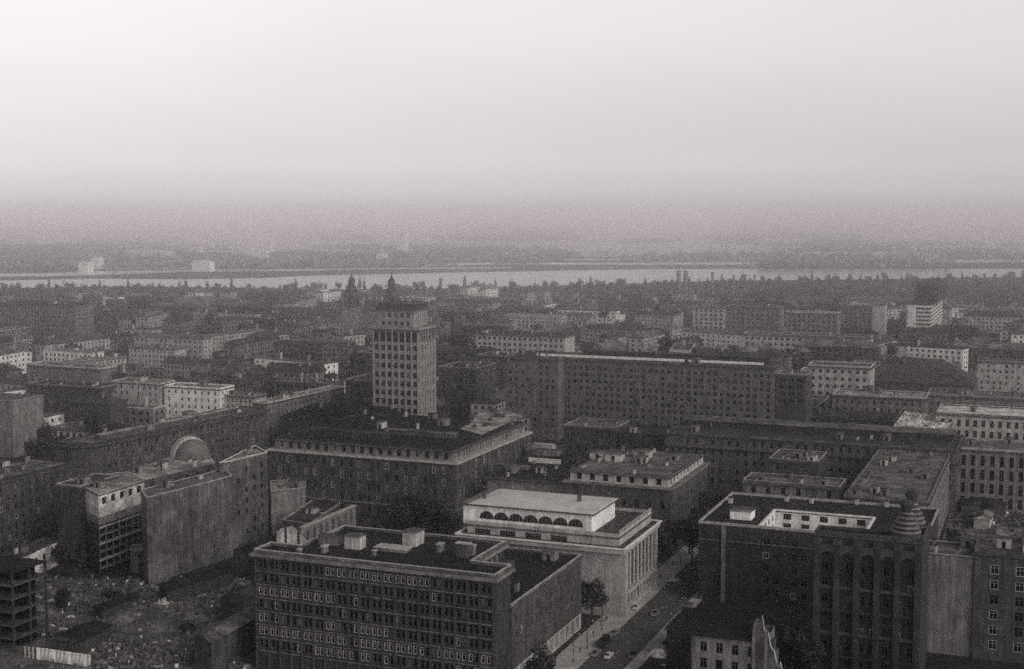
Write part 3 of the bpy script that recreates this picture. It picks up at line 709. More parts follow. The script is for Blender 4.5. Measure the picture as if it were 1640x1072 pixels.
# --- blocks right of the long block
sqw = wsp(3.7, 1.5, 1.7, 3.75, 1.9, rec=.4, kinds=(('dark', 1),), m0=.6, m1=.6)
bar('office_building', 'dark grey block with a regular grid of square windows and a bright white roof edge', 'office building', (1482, 641), 22, 1333, D=26, wall=W_MID, roofm=R_LITE, front=sqw, side=sqw, parm=EDGEW, n=6, cor=.5)
bar('office_building', 'grey block continuing the white roof edge to the right border', 'office building', (1640, 641), 22, 1484, D=26, wall=W_MID, roofm=R_MID, front=dict(sqw, top=3.2), n=6, parm=EDGE, cor=.4, extl=0)
bar('hotel_building', 'pale block with dark square windows and cornice behind the white-edged block', 'hotel', (1394, 590), 28, 1294, D=20, wall=W_LITE, roofm=R_DARK, front=wsp(4.2, 1.9, 2.1, 4.4, 1.7, kinds=(('dark', 1),)), side=sqw, n=3, parm=W_LITE, cor=.8, par=1.2)
bar('hall_building', 'big dark hipped hall in front of the right-hand tower site', 'hall', (1560, 618), 17, 1375, D=38, wall=W_DARK, roof='hip', roofm=TILE, hh=13, n=2)
bar('apartment_building', 'pale plain gable block at the right border behind the dark hall', 'apartment building', (1640, 582), 26, 1566, D=16, wall=W_LITE, roofm=R_MID, front=dict(pal, miss=.5), n=3)
bar('office_building', 'long pale block with two rows of windows and white parapet beyond the long block', 'office building', (1394, 543), 22, 1190, D=18, wall=W_LITE, roofm=R_MID, front=wsp(4.4, 2.4, 2.0, 4.2, 1.6, kinds=(('dark', 1),)), n=5, parm=EDGEW, cor=.4, par=1.3)
bar('apartment_building', 'ribbed tall block behind the long pale parapet block', 'apartment building', (1342, 503), 34, 1258, D=16, wall=W_MID, roofm=R_MID, front=wsp(4, 1.8, 2.4, 3.9, 1.6, kinds=(('dark', .7), ('pale', .3))), n=3, parm=W_LITE)
bar('apartment_building', 'wide grey block with rows of small windows right of the pale square one', 'apartment building', (1250, 494), 32, 1163, D=18, wall=W_MID, roofm=R_DARK, front=dict(sqw, p=4.2), n=4)
bar('apartment_building', 'pale square block with a dark window grid left of the wide grey one', 'apartment building', (1160, 494), 31, 1110, D=18, wall=W_LITE, roofm=R_MID, front=wsp(4.4, 2.2, 2.2, 3.8, 1.6, kinds=(('dark', 1),)), n=3)
bar('apartment_building', 'block with a tall blank pale stair wall left of the banded tower', 'apartment building', (1418, 488), 35, 1398, D=14, wall=W_LITE, roofm=R_MID, n=1)
bar('apartment_building', 'grey terrace between the ribbed block and the blank stair wall', 'apartment building', (1398, 492), 30, 1343, D=14, wall=W_MID, roofm=R_MID, front=dict(sqw, p=4), n=3)
def banded():
    z = 33; A = P(1492, 490, z)
    B = Bld('unfinished_tower', 'tower under construction with bright floor bands below and dark scaffolding above', 'tower', A)
    W = -run_to(A, (1, 0), 1452); D = run_to(A, (0, 1), 1510)
    poly = [(-W, 0), (0, 0), (0, D), (-W, D)]
    B.walls(offset(poly, -1.2), 0, z, W_BLACK, None)
    for k in range(9):
        b = MB(); zz = z - 1.8 - k*3.6; b.ring(poly, offset(poly, -1.6), zz, zz+1.7, EDGEW); b.build('floor_band', B.root)
    b = MB(); b.prism(poly, z-.1, z+.3, W_MID); b.build('roof', B.root)
    b = MB(); b.box(-W*.95, -.1, 0, -W*.62, 1.2, z-2, W_WHITE); b.build('stair_wall', B.root)
    x0 = -W*.72; x1 = 4.0; q = [(x0, 2), (x1, 2), (x1, D+4), (x0, D+4)]
    b = MB(); b.prism(offset(q, -2), z+.3, z+19, W_BLACK); b.build('upper_core', B.root)
    for k in range(6):
        b = MB(); b.prism(offset(q, .2 if k < 5 else 3.0), z+3*k+2.6, z+3*k+3.0, W_DARK); b.build('scaffold_floor', B.root)
    for i in range(6):
        for (xx, yy) in ((x0 + (x1-x0)*i/5, 2), (x1, 2+(D+2)*i/5)):
            b = MB(); b.box(-.2, -.2, z, .2, .2, z+21 + (i % 2)*1.5, W_BLACK); b.build('scaffold_post', B.root, (xx, yy, 0))
    B.fp.append([tuple(B.Wd(*p).xy) for p in q]); B.done()
banded()

# --- blocks beyond the theatre along the street
kw = wsp(4.3, 1.7, 2.6, 4.3, 4.9, rec=.45, kinds=(('dark', .85), ('curtain', .15)), m0=1, m1=1, bot=1)
def street_block():
    z = 24; A = P(1075, 783, z)
    B = Bld('office_building', 'grey-brown roofed corner block with attic windows just beyond the theatre', 'office building', A)
    W = -run_to(A, (1, 0), 905); D = run_to(A, (0, 1), 1133); poly = [(-W, 0), (0, 0), (0, D), (-W, D)]
    B.walls(poly, 0, z, W_DARK, {0: dict(kw, h=3, p=4.6), 1: dict(kw, h=3)})
    b = MB(); b.ring(offset(poly, 1.0), offset(poly, -2), z-.5, z, W_MID); b.build('cornice', B.root)
    at = offset(poly, -1.4)
    a2 = dict(p=4.6, w=1.9, h=2.2, fl=9, top=.6, n=1, rec=.4, kinds=(('hole', 1),), bot=.1)
    B.walls(at, z, z+3.4, W_LITE, {0: a2, 1: a2}, name='attic_wall', hole=True)
    B.flat(at, z+3.4, R_MID, par=.25, parm=R_DARK, cor=.8, corh=.25); B.clutter(at, z+3.4, 16, 12)
    for px, py in ((1030, 733), (985, 738), (960, 735)):
        x, y = B.L(px, py, z+3.4); b = MB(); b.box(-3, -2.5, 0, 3, 2.5, 2.6, W_LITE); b.box(-3.3, -2.8, 2.6, 3.3, 2.8, 2.9, R_MID); b.box(-.6, -2.56, .2, .6, -2.502, 2.1, HOLE); o = b.build('roof_hut', B.par['roof']); o.location = (x, y, z+3.45)
    B.done()
street_block()
def striped():
    z = 22; A = P(906, 774, z)
    B = Bld('hall_building', 'flat hall with a long strip of upright attic windows behind the white roof', 'hall', A)
    W = -run_to(A, (1, 0), 778); D = 36; poly = [(-W, 0), (0, 0), (0, D), (-W, D)]
    B.walls(poly, 0, z-3.6, W_BLACK, None)
    B.walls(offset(poly, -.4), z-3.6, z, W_MID, {0: dict(p=2.0, w=1.05, h=2.6, fl=9, top=.5, n=1, rec=.4, kinds=(('dark', 1),))}, name='attic_wall', hole=True)
    b = MB(); b.ring(offset(poly, .9), offset(poly, -1), z-3.9, z-3.6, W_MID); b.build('cornice', B.root)
    B.flat(offset(poly, -.4), z, R_BLACK, par=.3, parm=R_DARK, cor=1.0, corh=.3)
    for px, py, sx, sy, h, m in ((872, 742, 13, .8, 1.5, EDGEW), (875, 728, 12, 7, 1.6, R_MID), (870, 722, 9, 4, 2.6, W_LITE), (850, 722, 3, 2, 2.6, W_MID), (820, 750, 14, 4, 1, R_MID)):
        x, y = B.L(px, py, z); b = MB(); b.box(-sx/2, -sy/2, 0, sx/2, sy/2, h, m); b.box(-sx/2-.15, -sy/2-.15, h, sx/2+.15, sy/2+.15, h+.15, m); o = b.build('roof_hut', B.par['roof']); o.location = (x, y, z+.06)
    B.clutter(poly, z, 8, 4); B.done()
striped()
bar('apartment_building', 'low block with pale roof edge at the foot of the long block, left end', 'apartment building', (985, 688), 20, 903, D=22, wall=W_DARK, roofm=R_MID, front=dict(lw, p=3.8), n=4, cor=.5)
bar('apartment_building', 'dark windowless penthouse block below the long block', 'building', (1062, 700), 18, 992, D=24, wall=W_BLACK, roofm=R_DARK, n=3, cor=None, parm=R_DARK)
def cross_street():
    z = 25; A = P(1533, 722, z)
    B = Bld('office_building', 'long dark block with two parallel roofs lying across the right half behind the street', 'office building', A)
    W = -run_to(A, (1, 0), 1066); D = 38; poly = [(-W, 0), (0, 0), (0, D), (-W, D)]
    f = dict(p=3.5, w=1.4, h=2.3, fl=4.1, top=1.7, rec=.4, kinds=(('dark', .72), ('pale', .08), ('curtain', .2)), bot=1)
    B.walls(poly, 0, z, W_SOOT, {0: f, 1: f})
    B.flat(poly, z, R_DARK, par=.5, parm=R_MID, cor=.9, corh=.6); B.clutter(poly, z, 14, 6)
    b = MB(); b.box(-W+3, 22, z+.06, -3, 34, z+2.6, W_BLACK); b.box(-W+2, 21.3, z+2.6, -2, 34.7, z+3.1, R_MID); b.build('roof_storey', B.root)
    b = MB(); b.ring(offset(poly, .5), offset(poly, -.05), z-6.0, z-5.5, W_BLACK); b.build('string_course', B.root)
    B.done()
cross_street()
bar('apartment_building', 'grey block with a windowed top floor behind the courtyard block', 'apartment building', (1345, 783), 22, 1190, D=15, wall=W_MID, roofm=R_MID, front=dict(kw, top=1.2, p=5), n=6)
bar('apartment_building', 'small cluttered block behind the windowed top floor', 'apartment building', (1310, 742), 22, 1232, D=22, wall=W_DARK, roofm=R_MID, front=lw, side=lw, n=9)
bar('apartment_building', 'long block with a dusty grey-brown roof running back beside the right-hand site', 'apartment building', (1487, 806), 23, 1352, D=95, wall=W_MID, roofm=R_MID, front=dict(kw, p=3.4, w=1.3, h=1.8, fl=3.6, top=1.5), side=kw, n=16, parm=W_MID, cor=.4)
mats_l = wsp(3.6, 1.7, 4.2, 5.6, 2.2, rec=.5, kinds=(('hole', .7), ('dark', .3)), m0=1)
bar('unfinished_building', 'unfinished hall with three rows of tall dark openings at the right border', 'building', (1680, 728), 24, 1532, D=24, wall=W_MID, roofm=R_MID, front=mats_l, n=4, parm=W_LITE)
def rubble_roof():
    z = 20; A = P(1500, 705, z)
    B = Bld('unfinished_building', 'flat unfinished block heaped with bright building rubble on its roof', 'building', A)
    poly = [B.L(x, y, z) for x, y in ((1422, 696), (1500, 700), (1530, 672), (1450, 660))]
    B.walls(poly, 0, z, W_MID, {0: lw}); B.flat(poly, z, PLAST, par=.5, parm=EDGEW)
    b = MB(); rr = random.Random(3)
    for i in range(260):
        s_, t = rr.random(), rr.random(); a = Vector(poly[0]).lerp(Vector(poly[1]), s_); c = Vector(poly[3]).lerp(Vector(poly[2]), s_); q = a.lerp(c, t)
        h = rr.uniform(.2, 1.1); w = rr.uniform(.3, 1.3); b.obox((q.x, q.y), (math.cos(i), math.sin(i)), w, w*.7, z+.06, z+h, PLAST if rr.random() < .7 else W_MID)
    o = b.build('rubble', B.root); o['kind'] = 'stuff'
    B.done()
rubble_roof()
bar('unfinished_building', 'unfinished upper block with a row of dark openings and white copings near the right border', 'building', (1680, 672), 24, 1500, D=30, wall=W_LITE, roofm=PLAST, front=dict(mats_l, h=3.2, fl=5), n=3, parm=EDGEW)

# --- courtyard block on the right of the street
def court_block():
    z = 24; A = P(1119, 838, z)
    B = Bld('apartment_building', 'dark block round a bright courtyard on the right of the street', 'apartment building', A)
    W = run_to(A, (1, 0), 1482); D = B.L(1163, 791, z)[1]
    poly = [(0, 0), (W, 0), (W, D), (0, D)]
    b_ = B.L(1238, 818, z); c_ = B.L(1403, 826, z); yf = B.L(1222, 845, z)[1]
    yb = b_[1]; xa = B.L(1232, 828, z)[0]; xc = c_[0]
    hole = [(xa, yf), (xa, yb), (xc, yb), (xc, yf)]     # clockwise: faces look into the court
    f = dict(p=6.0, w=2.6, h=2.0, fl=3.9, top=3.2, rec=.3, kinds=(('dark', .9), ('pale', .1)), m0=W*.3, m1=4, off=(-1.5, 1.5), miss=.12)
    f = dict(f, w=1.9, p=7.5, m0=W*.27, m1=W*.35)
    B.walls(poly, 0, z, W_BLACK, {0: f})
    cw = dict(p=5.6, w=2.6, h=1.9, fl=3.0, top=.7, rec=.3, kinds=(('dark', 1),), m0=1, m1=1, bot=1)
    B.walls(hole, 0, z, W_WHITE, {'all': cw}, name='court_wall', hole=True)
    b = MB(); b.ring(offset(poly, -.3), [hole[0], hole[3], hole[2], hole[1]], z-.3, z+.05, R_BLACK); r = b.build('roof', B.root); B.par['roof'] = r
    b = MB(); b.ring(offset(poly, .1), offset(poly, -.35), z+.001, z+.8, EDGE); b.build('parapet', B.root)
    hi = [hole[0], hole[3], hole[2], hole[1]]
    b = MB(); b.ring(offset(hi, .45), offset(hi, -.3), z+.06, z+.55, EDGEW); b.build('court_coping', B.root)
    b = MB(); x = B.L(1163, 838, z)[0]; b.box(x-.6, -.5, 0, x+.6, -.003, z, W_MID); b.build('pilaster', B.root)
    b = MB(); b.box(0, -.25, z-5, W, -.005, z-4.7, W_MID); b.build('string_course', B.root)
    x, y = B.L(1188, 831, z); b = MB(); b.box(-3.3, -3, 0, 3.3, 3, 2.6, W_WHITE); b.box(-3.5, -3.2, 2.6, 3.5, 3.2, 2.9, R_MID); o = b.build('roof_hut', r); o.location = (x, y+1, z+.06)
    for k, (px, py) in enumerate(((1372, 808), (1260, 803), (1420, 812), (1170, 806), (1300, 806), (1440, 838))):
        x, y = B.L(px, py, z); b = MB(); b.box(-.6, -.9, 0, .6, .9, 1.8, W_LITE); b.box(-.7, -1, 1.8, .7, 1, 2, R_DARK); o = b.build('chimney', r); o.location = (x, y, z+.06)
    B.done()
court_block()
def telephone_tower():
    z = 37; A = P(1478, 868, z)
    B = Bld('telephone_tower', 'tall black building with deep arched niches and two stepped beehive turrets', 'tower building', A)
    W = -run_to(A, (1, 0), 1306); D = 20; poly = [(-W, 0), (0, 0), (0, D), (-9, D), (-9, 6), (-W, 6)]
    B.walls(poly, 0, z, W_BLACK, {0: wsp(3.1, 1.5, 2.2, 4.1, 3.4, rec=.6, kinds=(('dark', .8), ('pale', .08), ('curtain', .12)), m0=1)})
    B.flat(poly, z, R_BLACK, par=.7, parm=W_DARK, cor=.5, corh=.5)
    n = 5
    for i in range(n+1):
        x = -W + .8 + (W-1.6)*i/n; b = MB(); b.box(-.8, -1.6, 0, .8, -.004, z-2.5, W_BLACK); b.box(-1, -1.8, z-2.5, 1, -.004, z-1.2, W_DARK); b.build('buttress', B.root, (x, 0, 0))
    for i in range(n):
        x = -W + .8 + (W-1.6)*(i+.5)/n; w = (W-1.6)/n - 1.6; m = 10
        b = MB(); 
        for k in range(m):
            t0, t1 = math.pi*k/m, math.pi*(k+1)/m
            x0, x1 = -w/2*math.cos(t0), -w/2*math.cos(t1); z0, z1 = z-6+w/2*math.sin(t0), z-6+w/2*math.sin(t1)
            b.face([(x0, -1.3, z0), (x1, -1.3, z1), (x1, -1.3, z-2.4), (x0, -1.3, z-2.4)], W_DARK); b.face([(x1, -1.3, z1), (x0, -1.3, z0), (x0, -.05, z0), (x1, -.05, z1)], W_DARK)
        b.build('niche_arch', B.root, (x, 0, 0))
        for k in (1, 2, 3, 4): 
            b = MB(); b.box(-w/2, -1.0, z-8-k*6, w/2, -.01, z-7.2-k*6, W_DARK if k % 2 else W_BLACK); b.build('balcony', B.root, (x, 0, 0))
    for (px, py, zz, hgt) in ((1452, 852, 38.0, 7), (1468, 822, 37.0, 9.0)):
        x, y = (-4.4, 3.6) if px == 1452 else (-4.3, D-4.6)
        b = MB(); r = 3.7
        b.cyl(x, y, z, z+.8, r+.2, r+.2, W_DARK, 20); t = b.build('turret', B.root)
        for k in range(5):
            ra = r*(1, .9, .78, .63, .46)[k]; z0 = z+.8+k*1.15
            c = MB(); c.cyl(x, y, z0, z0+.75, ra-.35, ra-.5, W_BLACK, 20); c.build('step_drum', t)
            c = MB(); c.cyl(x, y, z0+.75, z0+1.15, ra, ra-.15, W_MID, 20); c.build('step_ring', t)
        c = MB(); z0 = z+.8+5*1.15; c.lathe(x, y, [(1.3, z0), (1.3, z0+1.4), (1.8, z0+1.5), (1.8, z0+2.3), (1.3, z0+2.6), (1.1, z0+3.1), (.01, z0+3.15)], W_BLACK, 14); c.build('finial', t)
    B.done()
telephone_tower()
bar('firewall_building', 'block with a blank light brick end wall at the lower right', 'apartment building', (1560, 895), 27, 1474, D=15, wall=W_MID, roofm=R_MID, n=4, cor=None, par=.5, parm=EDGE)
bar('apartment_building', 'block with cross-shaped window frames at the lower right border', 'apartment building', (1662, 893), 29, 1561, D=18, wall=W_DARK, roofm=R_MID, front=wsp(6, 2.2, 2.6, 4.1, 3, kinds=(('pale', .7), ('dark', .3)), m0=2), n=5, cor=.4, parm=R_MID)
# --- bottom right: half-ruined tenement
def tenement():
    z = 14; A = P(1222, 1030, z)
    B = Bld('ruined_building', 'half-ruined pale tenement with a black pitched roof at the bottom right of the street', 'ruin', A)
    W = -run_to(A, (1, 0), 1108); D = 15; poly = [(-W, 0), (0, 0), (0, D), (-W, D)]
    B.walls(poly, 0, z, W_MID, {0: wsp(3.6, 1.7, 2.6, 4.2, 1.4, kinds=(('dark', .6), ('hole', .4)), rec=.4), 1: None})
    B.hip([(-W-4, 0), (-2.5, 0), (-2.5, 13), (-W-4, 13)], z, 5, R_BLACK, over=.5, gable=True)
    rr = random.Random(9); b = MB(); n = 11; xs = [-2.6 + 8.5*k/n for k in range(n+1)]
    hs = [17, 20, 19.5, 20.5, 17, 17.5, 13, 12.2, 9, 9.8, 6, 4.5]
    for k in range(n):
        x0, x1, h0, h1 = xs[k], xs[k+1], hs[k]+rr.uniform(-.5, .5), hs[k+1]+rr.uniform(-.5, .5)
        b.face([(x0, -.5, 0), (x1, -.5, 0), (x1, -.5, h1), (x0, -.5, h0)], W_BRICK if k % 4 else W_MID)
        b.face([(x1, .5, 0), (x0, .5, 0), (x0, .5, h0), (x1, .5, h1)], W_BRICK); b.face([(x0, -.5, h0), (x1, -.5, h1), (x1, .5, h1), (x0, .5, h0)], W_LITE)
        if k in (0, n-1): xx = x0 if k == 0 else x1; hh_ = h0 if k == 0 else h1; b.face([(xx, -.5, 0), (xx, .5, 0), (xx, .5, hh_), (xx, -.5, hh_)], W_BRICK)
    b.build('broken_wall', B.root)
    b = MB(); b.box(.8, .51, 0, 1.5, 9, 13, W_BRICK); b.box(.8, 9.01, 0, 1.5, 13, 9, W_BRICK); b.build('broken_party_wall', B.root)
    B.done()
tenement()
bar('shed', 'small black lean-to roof beside the white rubble pile at the street edge', 'shed', (1105, 1008), 9, 1068, D=18, wall=W_BLACK, roof='flat', par=.2, parm=R_DARK, roofm=R_BLACK, n=1)
# --- bottom left yard
def frame_building():
    z = 22; A = P(19, 918, z)
    B = Bld('unfinished_building', 'open concrete frame with bare floor slabs cut off by the left edge', 'building', A)
    W, D = 26, 14
    for k in range(6):
        b = MB(); b.box(-W, 0, k*3.7+3.2, 0, D, k*3.7+3.55, W_DARK if k < 5 else R_BLACK); b.build('floor_slab', B.root)
    for i in range(6):
        for y in (.4, D/2, D-.4):
            b = MB(); b.box(-.25, -.25, 0, .25, .25, z, W_BLACK); b.build('column', B.root, (-W+.4+i*(W-.8)/5, y, 0))
    b = MB(); b.box(-W+2, D*.4, 0, -2, D*.8, z-1, HOLE); b.build('shade_core', B.root)  # dark block added as the shade inside the open frame
    B.fp.append([tuple(B.Wd(*p).xy) for p in ((-W, 0), (0, 0), (0, D), (-W, D))]); B.done()
frame_building()
pbar('ruined_building', 'low ruin with a white wall full of holes near the left frame', 'ruin', [(5, 893), (22, 900), (92, 868), (80, 858)], 8, wall=PLAST, roofm=R_DARK, spec={1: wsp(5, 1.8, 2, 3.6, 2, kinds=(('hole', 1),)), 0: wsp(5, 1.8, 2, 3.6, 2, kinds=(('hole', 1),))}, n=2, parm=W_DARK)
def shed(name, label, pts, z, ridge=1.2, wall=W_BLACK, roofm=R_BLACK, cat='shed'):
    A = P(pts[1][0], pts[1][1], z); B = Bld(name, label, cat, A); poly = [B.L(x, y, z) for x, y in pts]
    B.walls(poly, 0, z, wall, None); b = MB(); q = [Vector(p) for p in offset(poly, .6)]
    A_ = (q[0]+q[1])/2; C_ = (q[2]+q[3])/2; v = lambda p, h: (p.x, p.y, h)
    b.face([v(q[1], z-.1), v(q[2], z-.1), v(C_, z+ridge), v(A_, z+ridge)], roofm); b.face([v(q[3], z-.1), v(q[0], z-.1), v(A_, z+ridge), v(C_, z+ridge)], roofm)
    b.face([v(q[0], z-.1), v(q[1], z-.1), v(A_, z+ridge)], wall); b.face([v(q[2], z-.1), v(q[3], z-.1), v(C_, z+ridge)], wall)
    b.build('roof', B.root); B.done(); return B
shed('shed', 'long dark site shed behind the white hoarding', [(75, 1022), (128, 1028), (178, 1002), (130, 1000)], 4)
shed('shed', 'dark barrack with a sloping felt roof at the left foot of the office block', [(312, 1018), (338, 1028), (415, 985), (395, 975)], 9, wall=W_DARK, roofm=R_MID)
shed('shed', 'small flat-roofed hut against the left end of the office block', [(352, 958), (378, 968), (408, 950), (385, 940)], 6, wall=W_DARK, roofm=R_DARK)
shed('shed', 'low long store shed at the foot of the blank firewall', [(255, 935), (268, 945), (372, 915), (362, 905)], 4.5, wall=W_BLACK)
shed('shed', 'narrow dark lean-to across the middle of the rubble yard', [(150, 972), (162, 977), (222, 955), (212, 951)], 2.6, wall=W_BLACK)
shed('shed', 'tiny black hut beside the left frame building', [(88, 958), (104, 961), (110, 950), (95, 948)], 3.5)
def hoarding():
    A = P(59, 1064, 0); a = P(59, 1058, 0); c = P(146, 1071, 0); d = (c-a); L_ = d.length; e = d.normalized()
    r = empty('hoarding', (a.x, a.y, 0), math.atan2(e.y, e.x)); tag(r, 'long white board hoarding in the bottom left corner of the yard', 'hoarding')
    n = 14
    for i in range(n):
        b = MB(); b.box(0, -.05, .3, L_/n-.05, .05, 3.6 + .04*(i % 3), PLAST if i % 4 else W_WHITE); b.build('board', r, (i*L_/n, 0, 0))
    for i in range(5):
        b = MB(); b.box(-.1, .052, 0, .1, .25, 3.9, BARK); b.build('post', r, (i*L_/4, 0, 0))
    for i in range(3):
        b = MB(); b.box(-.25, -.05, .3, .25, .05, 3.4, PLAST); b.build('loose_board', r, (-1.2-i*1.3, 0, 0))
hoarding()

# =================================================================== SPIRES, CHIMNEYS
def spire(name, label, px, py_top, zt, r=6.3):
    A = P(px, py_top, zt); t = empty(name, (A.x, A.y, 0), R(10)); tag(t, label, 'church tower')
    b = MB(); b.box(-r, -r, 0, r, r, zt-32, W_MID); b.build('shaft', t)
    b = MB(); b.box(-r*.85, -r*.85, zt-32, r*.85, r*.85, zt-20, W_DARK); b.build('belfry', t)
    for k in range(4):
        b = MB(); b.box(-1, -.1, 0, 1, 0, 6, HOLE); o = b.build('louvre', t); a = k*math.pi/2; o.rotation_euler = (0, 0, a); o.location = (math.sin(a)*(r*.85+.01), -math.cos(a)*(r*.85+.01), zt-29)
    b = MB(); b.box(-r*1.0, -r*1.0, zt-20.4, r*1.0, r*1.0, zt-19.6, W_MID); b.build('cornice', t)
    b = MB(); b.lathe(0, 0, [(r*.95, zt-19.6), (r*.85, zt-16.5), (r*.62, zt-14.5), (r*.44, zt-12.6), (r*.44, zt-9.5), (r*.55, zt-8.9), (r*.34, zt-6.6), (.7, zt-4.5), (.35, zt-1.5)], W_BLACK, 12); b.build('spire_cap', t)
    b = MB(); b.box(-.12, -.12, zt-2, .12, .12, zt, METAL); b.box(-.7, -.1, zt-1.1, .7, .1, zt-.85, METAL); b.build('cross', t)
    FOOT.append([(A.x-r, A.y-r), (A.x+r, A.y-r), (A.x+r, A.y+r), (A.x-r, A.y+r)])
    return A
S1 = spire('church_tower', 'left one of the two pointed church towers against the river', 563, 434, 66)
S2 = spire('church_tower', 'right one of the two pointed church towers, just over the tower block crown', 627, 435, 66)
bar('church', 'grey church nave with a pitched roof between the two pointed towers', 'church', (624, 500), 20, 566, D=30, rot=5, wall=W_MID, roof='hip', hh=9, roofm=TILE, n=0)
def chimney(px, py, zt, r0, r1, label):
    A = P(px, py, zt); b = MB(); b.cyl(0, 0, 0, zt, r0, r1, W_MID, 12)
    e = empty('factory_chimney', (A.x, A.y, 0)); tag(e, label, 'chimney', 'factory chimneys near the river')
    b.build('stack', e); b = MB(); b.cyl(0, 0, zt-1.2, zt-.2, r1+.35, r1+.35, W_DARK, 12); b.build('collar', e)
chimney(1087, 434, 35, 3.6, 3.0, 'left one of the pair of thick chimneys in front of the river')
chimney(1098, 434, 35, 3.6, 3.0, 'right one of the pair of thick chimneys in front of the river')
for i, px in enumerate((1141, 1156, 1175, 1194, 1209)):
    chimney(px, 436 if i == 0 else 440, 33, 2.4 if i == 0 else 1.5, 2.0 if i == 0 else 1.1, ('stout single chimney between the thick pair and the four thin ones', 'first from the left of the four thin chimneys', 'second from the left of the four thin chimneys', 'third from the left of the four thin chimneys', 'rightmost of the four thin chimneys')[i])

# =================================================================== GROUND, STREETS, RIVER
def sheet(name, pts, z, m, kind='structure'):
    b = MB(); b.face([(p[0], p[1], z) for p in pts], m); return tag(b.build(name), kind=kind)
sheet('ground', [(-26000, -600), (9000, -600), (9000, 24000), (-26000, 24000)], 0, GROUND)
def gp(px, py): q = P(px, py, 0); return (q.x, q.y)
# main street beside the theatre
k0 = gp(1000, 1000)[0]; k1 = gp(1068, 1000)[0]
ymax = 640; ymin = 150
sheet('road', [(k0, ymin), (k1, ymin), (k1, ymax), (k0, ymax)], .02, ASPH)
def slab(name, x0, y0, x1, y1, h, m):
    b = MB(); b.box(x0, y0, 0, x1, y1, h, m); return tag(b.build(name), kind='structure')
w0 = gp(955, 1000)[0]
slab('pavement', w0, ymin, k0, 560, .14, PAVE); slab('pavement', k1, ymin, k1+3.4, 640, .14, PAVE)
b = MB()
for y in range(ymin, 620, 9): b.box((k0+k1)/2-.08, y, .024, (k0+k1)/2+.08, y+3, .03, W_LITE)
tag(b.build('road_marking'), kind='structure')
# forecourt around the wing and theatre
slab('forecourt', gp(905, 1040)[0], 300, w0-.05, 420, .12, PAVE)
# cross streets
ycs = P(1100, 800, 0).y
sheet('road', [(-900, 500), (k0-.05, 500), (k0-.05, 512), (-900, 512)], .02, ASPH)
sheet('road', [(k1+.05, 612), (500, 612), (500, 626), (k1+.05, 626)], .02, ASPH)
sheet('road', [(-1100, 640), (300, 640), (300, 652), (-1100, 652)], .028, ASPH)
rr = random.Random(5)
yA = [(-12, 690), (-85, 700), (-160, 690)]
sheet('yard', [gp(430, 842), gp(760, 846), gp(700, 828), (gp(440, 826))], .03, RUBBLE)
sheet('yard', [gp(-60, 1110), gp(420, 1110), gp(400, 930), gp(20, 925)], .02, mat('yard_dirt', .10, .5, scale=.09, fine=1.6, patch=.25))
sheet('yard', [gp(1500, 905), gp(1800, 905), gp(1760, 780), gp(1530, 780)], .02, mat('yard_dirt2', .11, .5, scale=.09, fine=.6, patch=.5))
for (a, c, m) in ((( -520, 760), (300, 12), ASPH), ((-700, 900), (640, 14), ASPH), ((-900, 1100), (900, 16), PAVE), ((-1000, 1350), (1100, 16), PAVE)):
    sheet('road', [(a[0]-400, a[1]), (a[0]+c[0]+400, a[1]-20), (a[0]+c[0]+400, a[1]-20+c[1]), (a[0]-400, a[1]+c[1])], .04, m)
sheet('far_plain', [(-25900, gp(-300,452)[1]*0+3300), (8900, 3300), (8900, 23900), (-25900, 23900)], .1, FIELD_HAZED)  # pale ground sheet added to brighten the hazy distance
# river
near = [gp(-300, 462), gp(0, 462), gp(200, 459), gp(420, 462), gp(560, 464), gp(700, 463), gp(760, 461), gp(850, 459), gp(1000, 455), gp(1150, 450), gp(1300, 449), gp(1450, 447), gp(1640, 444), gp(2000, 441)]
far = [gp(2000, 431), gp(1640, 431), gp(1300, 431), gp(1050, 431.5), gp(900, 434), gp(780, 436), gp(640, 439), gp(500, 442), gp(420, 446), gp(300, 448), gp(150, 447), gp(0, 450), gp(-300, 452)]
sheet('river', near + far, .35, WATER)
sheet('river', [gp(-300, 445), gp(80, 443), gp(300, 436), gp(520, 434), gp(520, 430.5), gp(300, 432), gp(60, 438), gp(-300, 441)], .3, WATER)
sheet('sand_bank', [gp(640, 428), gp(800, 424), gp(1050, 424.5), gp(1300, 424), (gp(1300, 422)), gp(1000, 421.5), gp(800, 420.5), gp(640, 424.5)], .32, SAND)
sheet('sand_bank', [gp(430, 434), gp(640, 431), gp(820, 430), gp(820, 428.6), gp(640, 429.5), gp(430, 432.6)], .33, SAND)
sheet('sand_bank', [gp(690, 416.5), gp(795, 416.5), gp(795, 413), gp(730, 413.5)], .34, SAND)
sheet('embankment', [gp(120, 437), gp(400, 432), gp(400, 431), gp(120, 435.5)], .36, SAND)
for i, (x0, x1, y) in enumerate(((0, 90, 424), (150, 300, 430), (900, 1240, 416), (1040, 1600, 420.5), (1480, 1600, 407), (160, 480, 404), (-40, 120, 411))):
    sheet('far_field_hazed', [gp(x0, y+1.3), gp(x1, y+.6), gp(x1, y-.7), gp(x0, y-.5)], .5+.02*i, FIELD_HAZED)

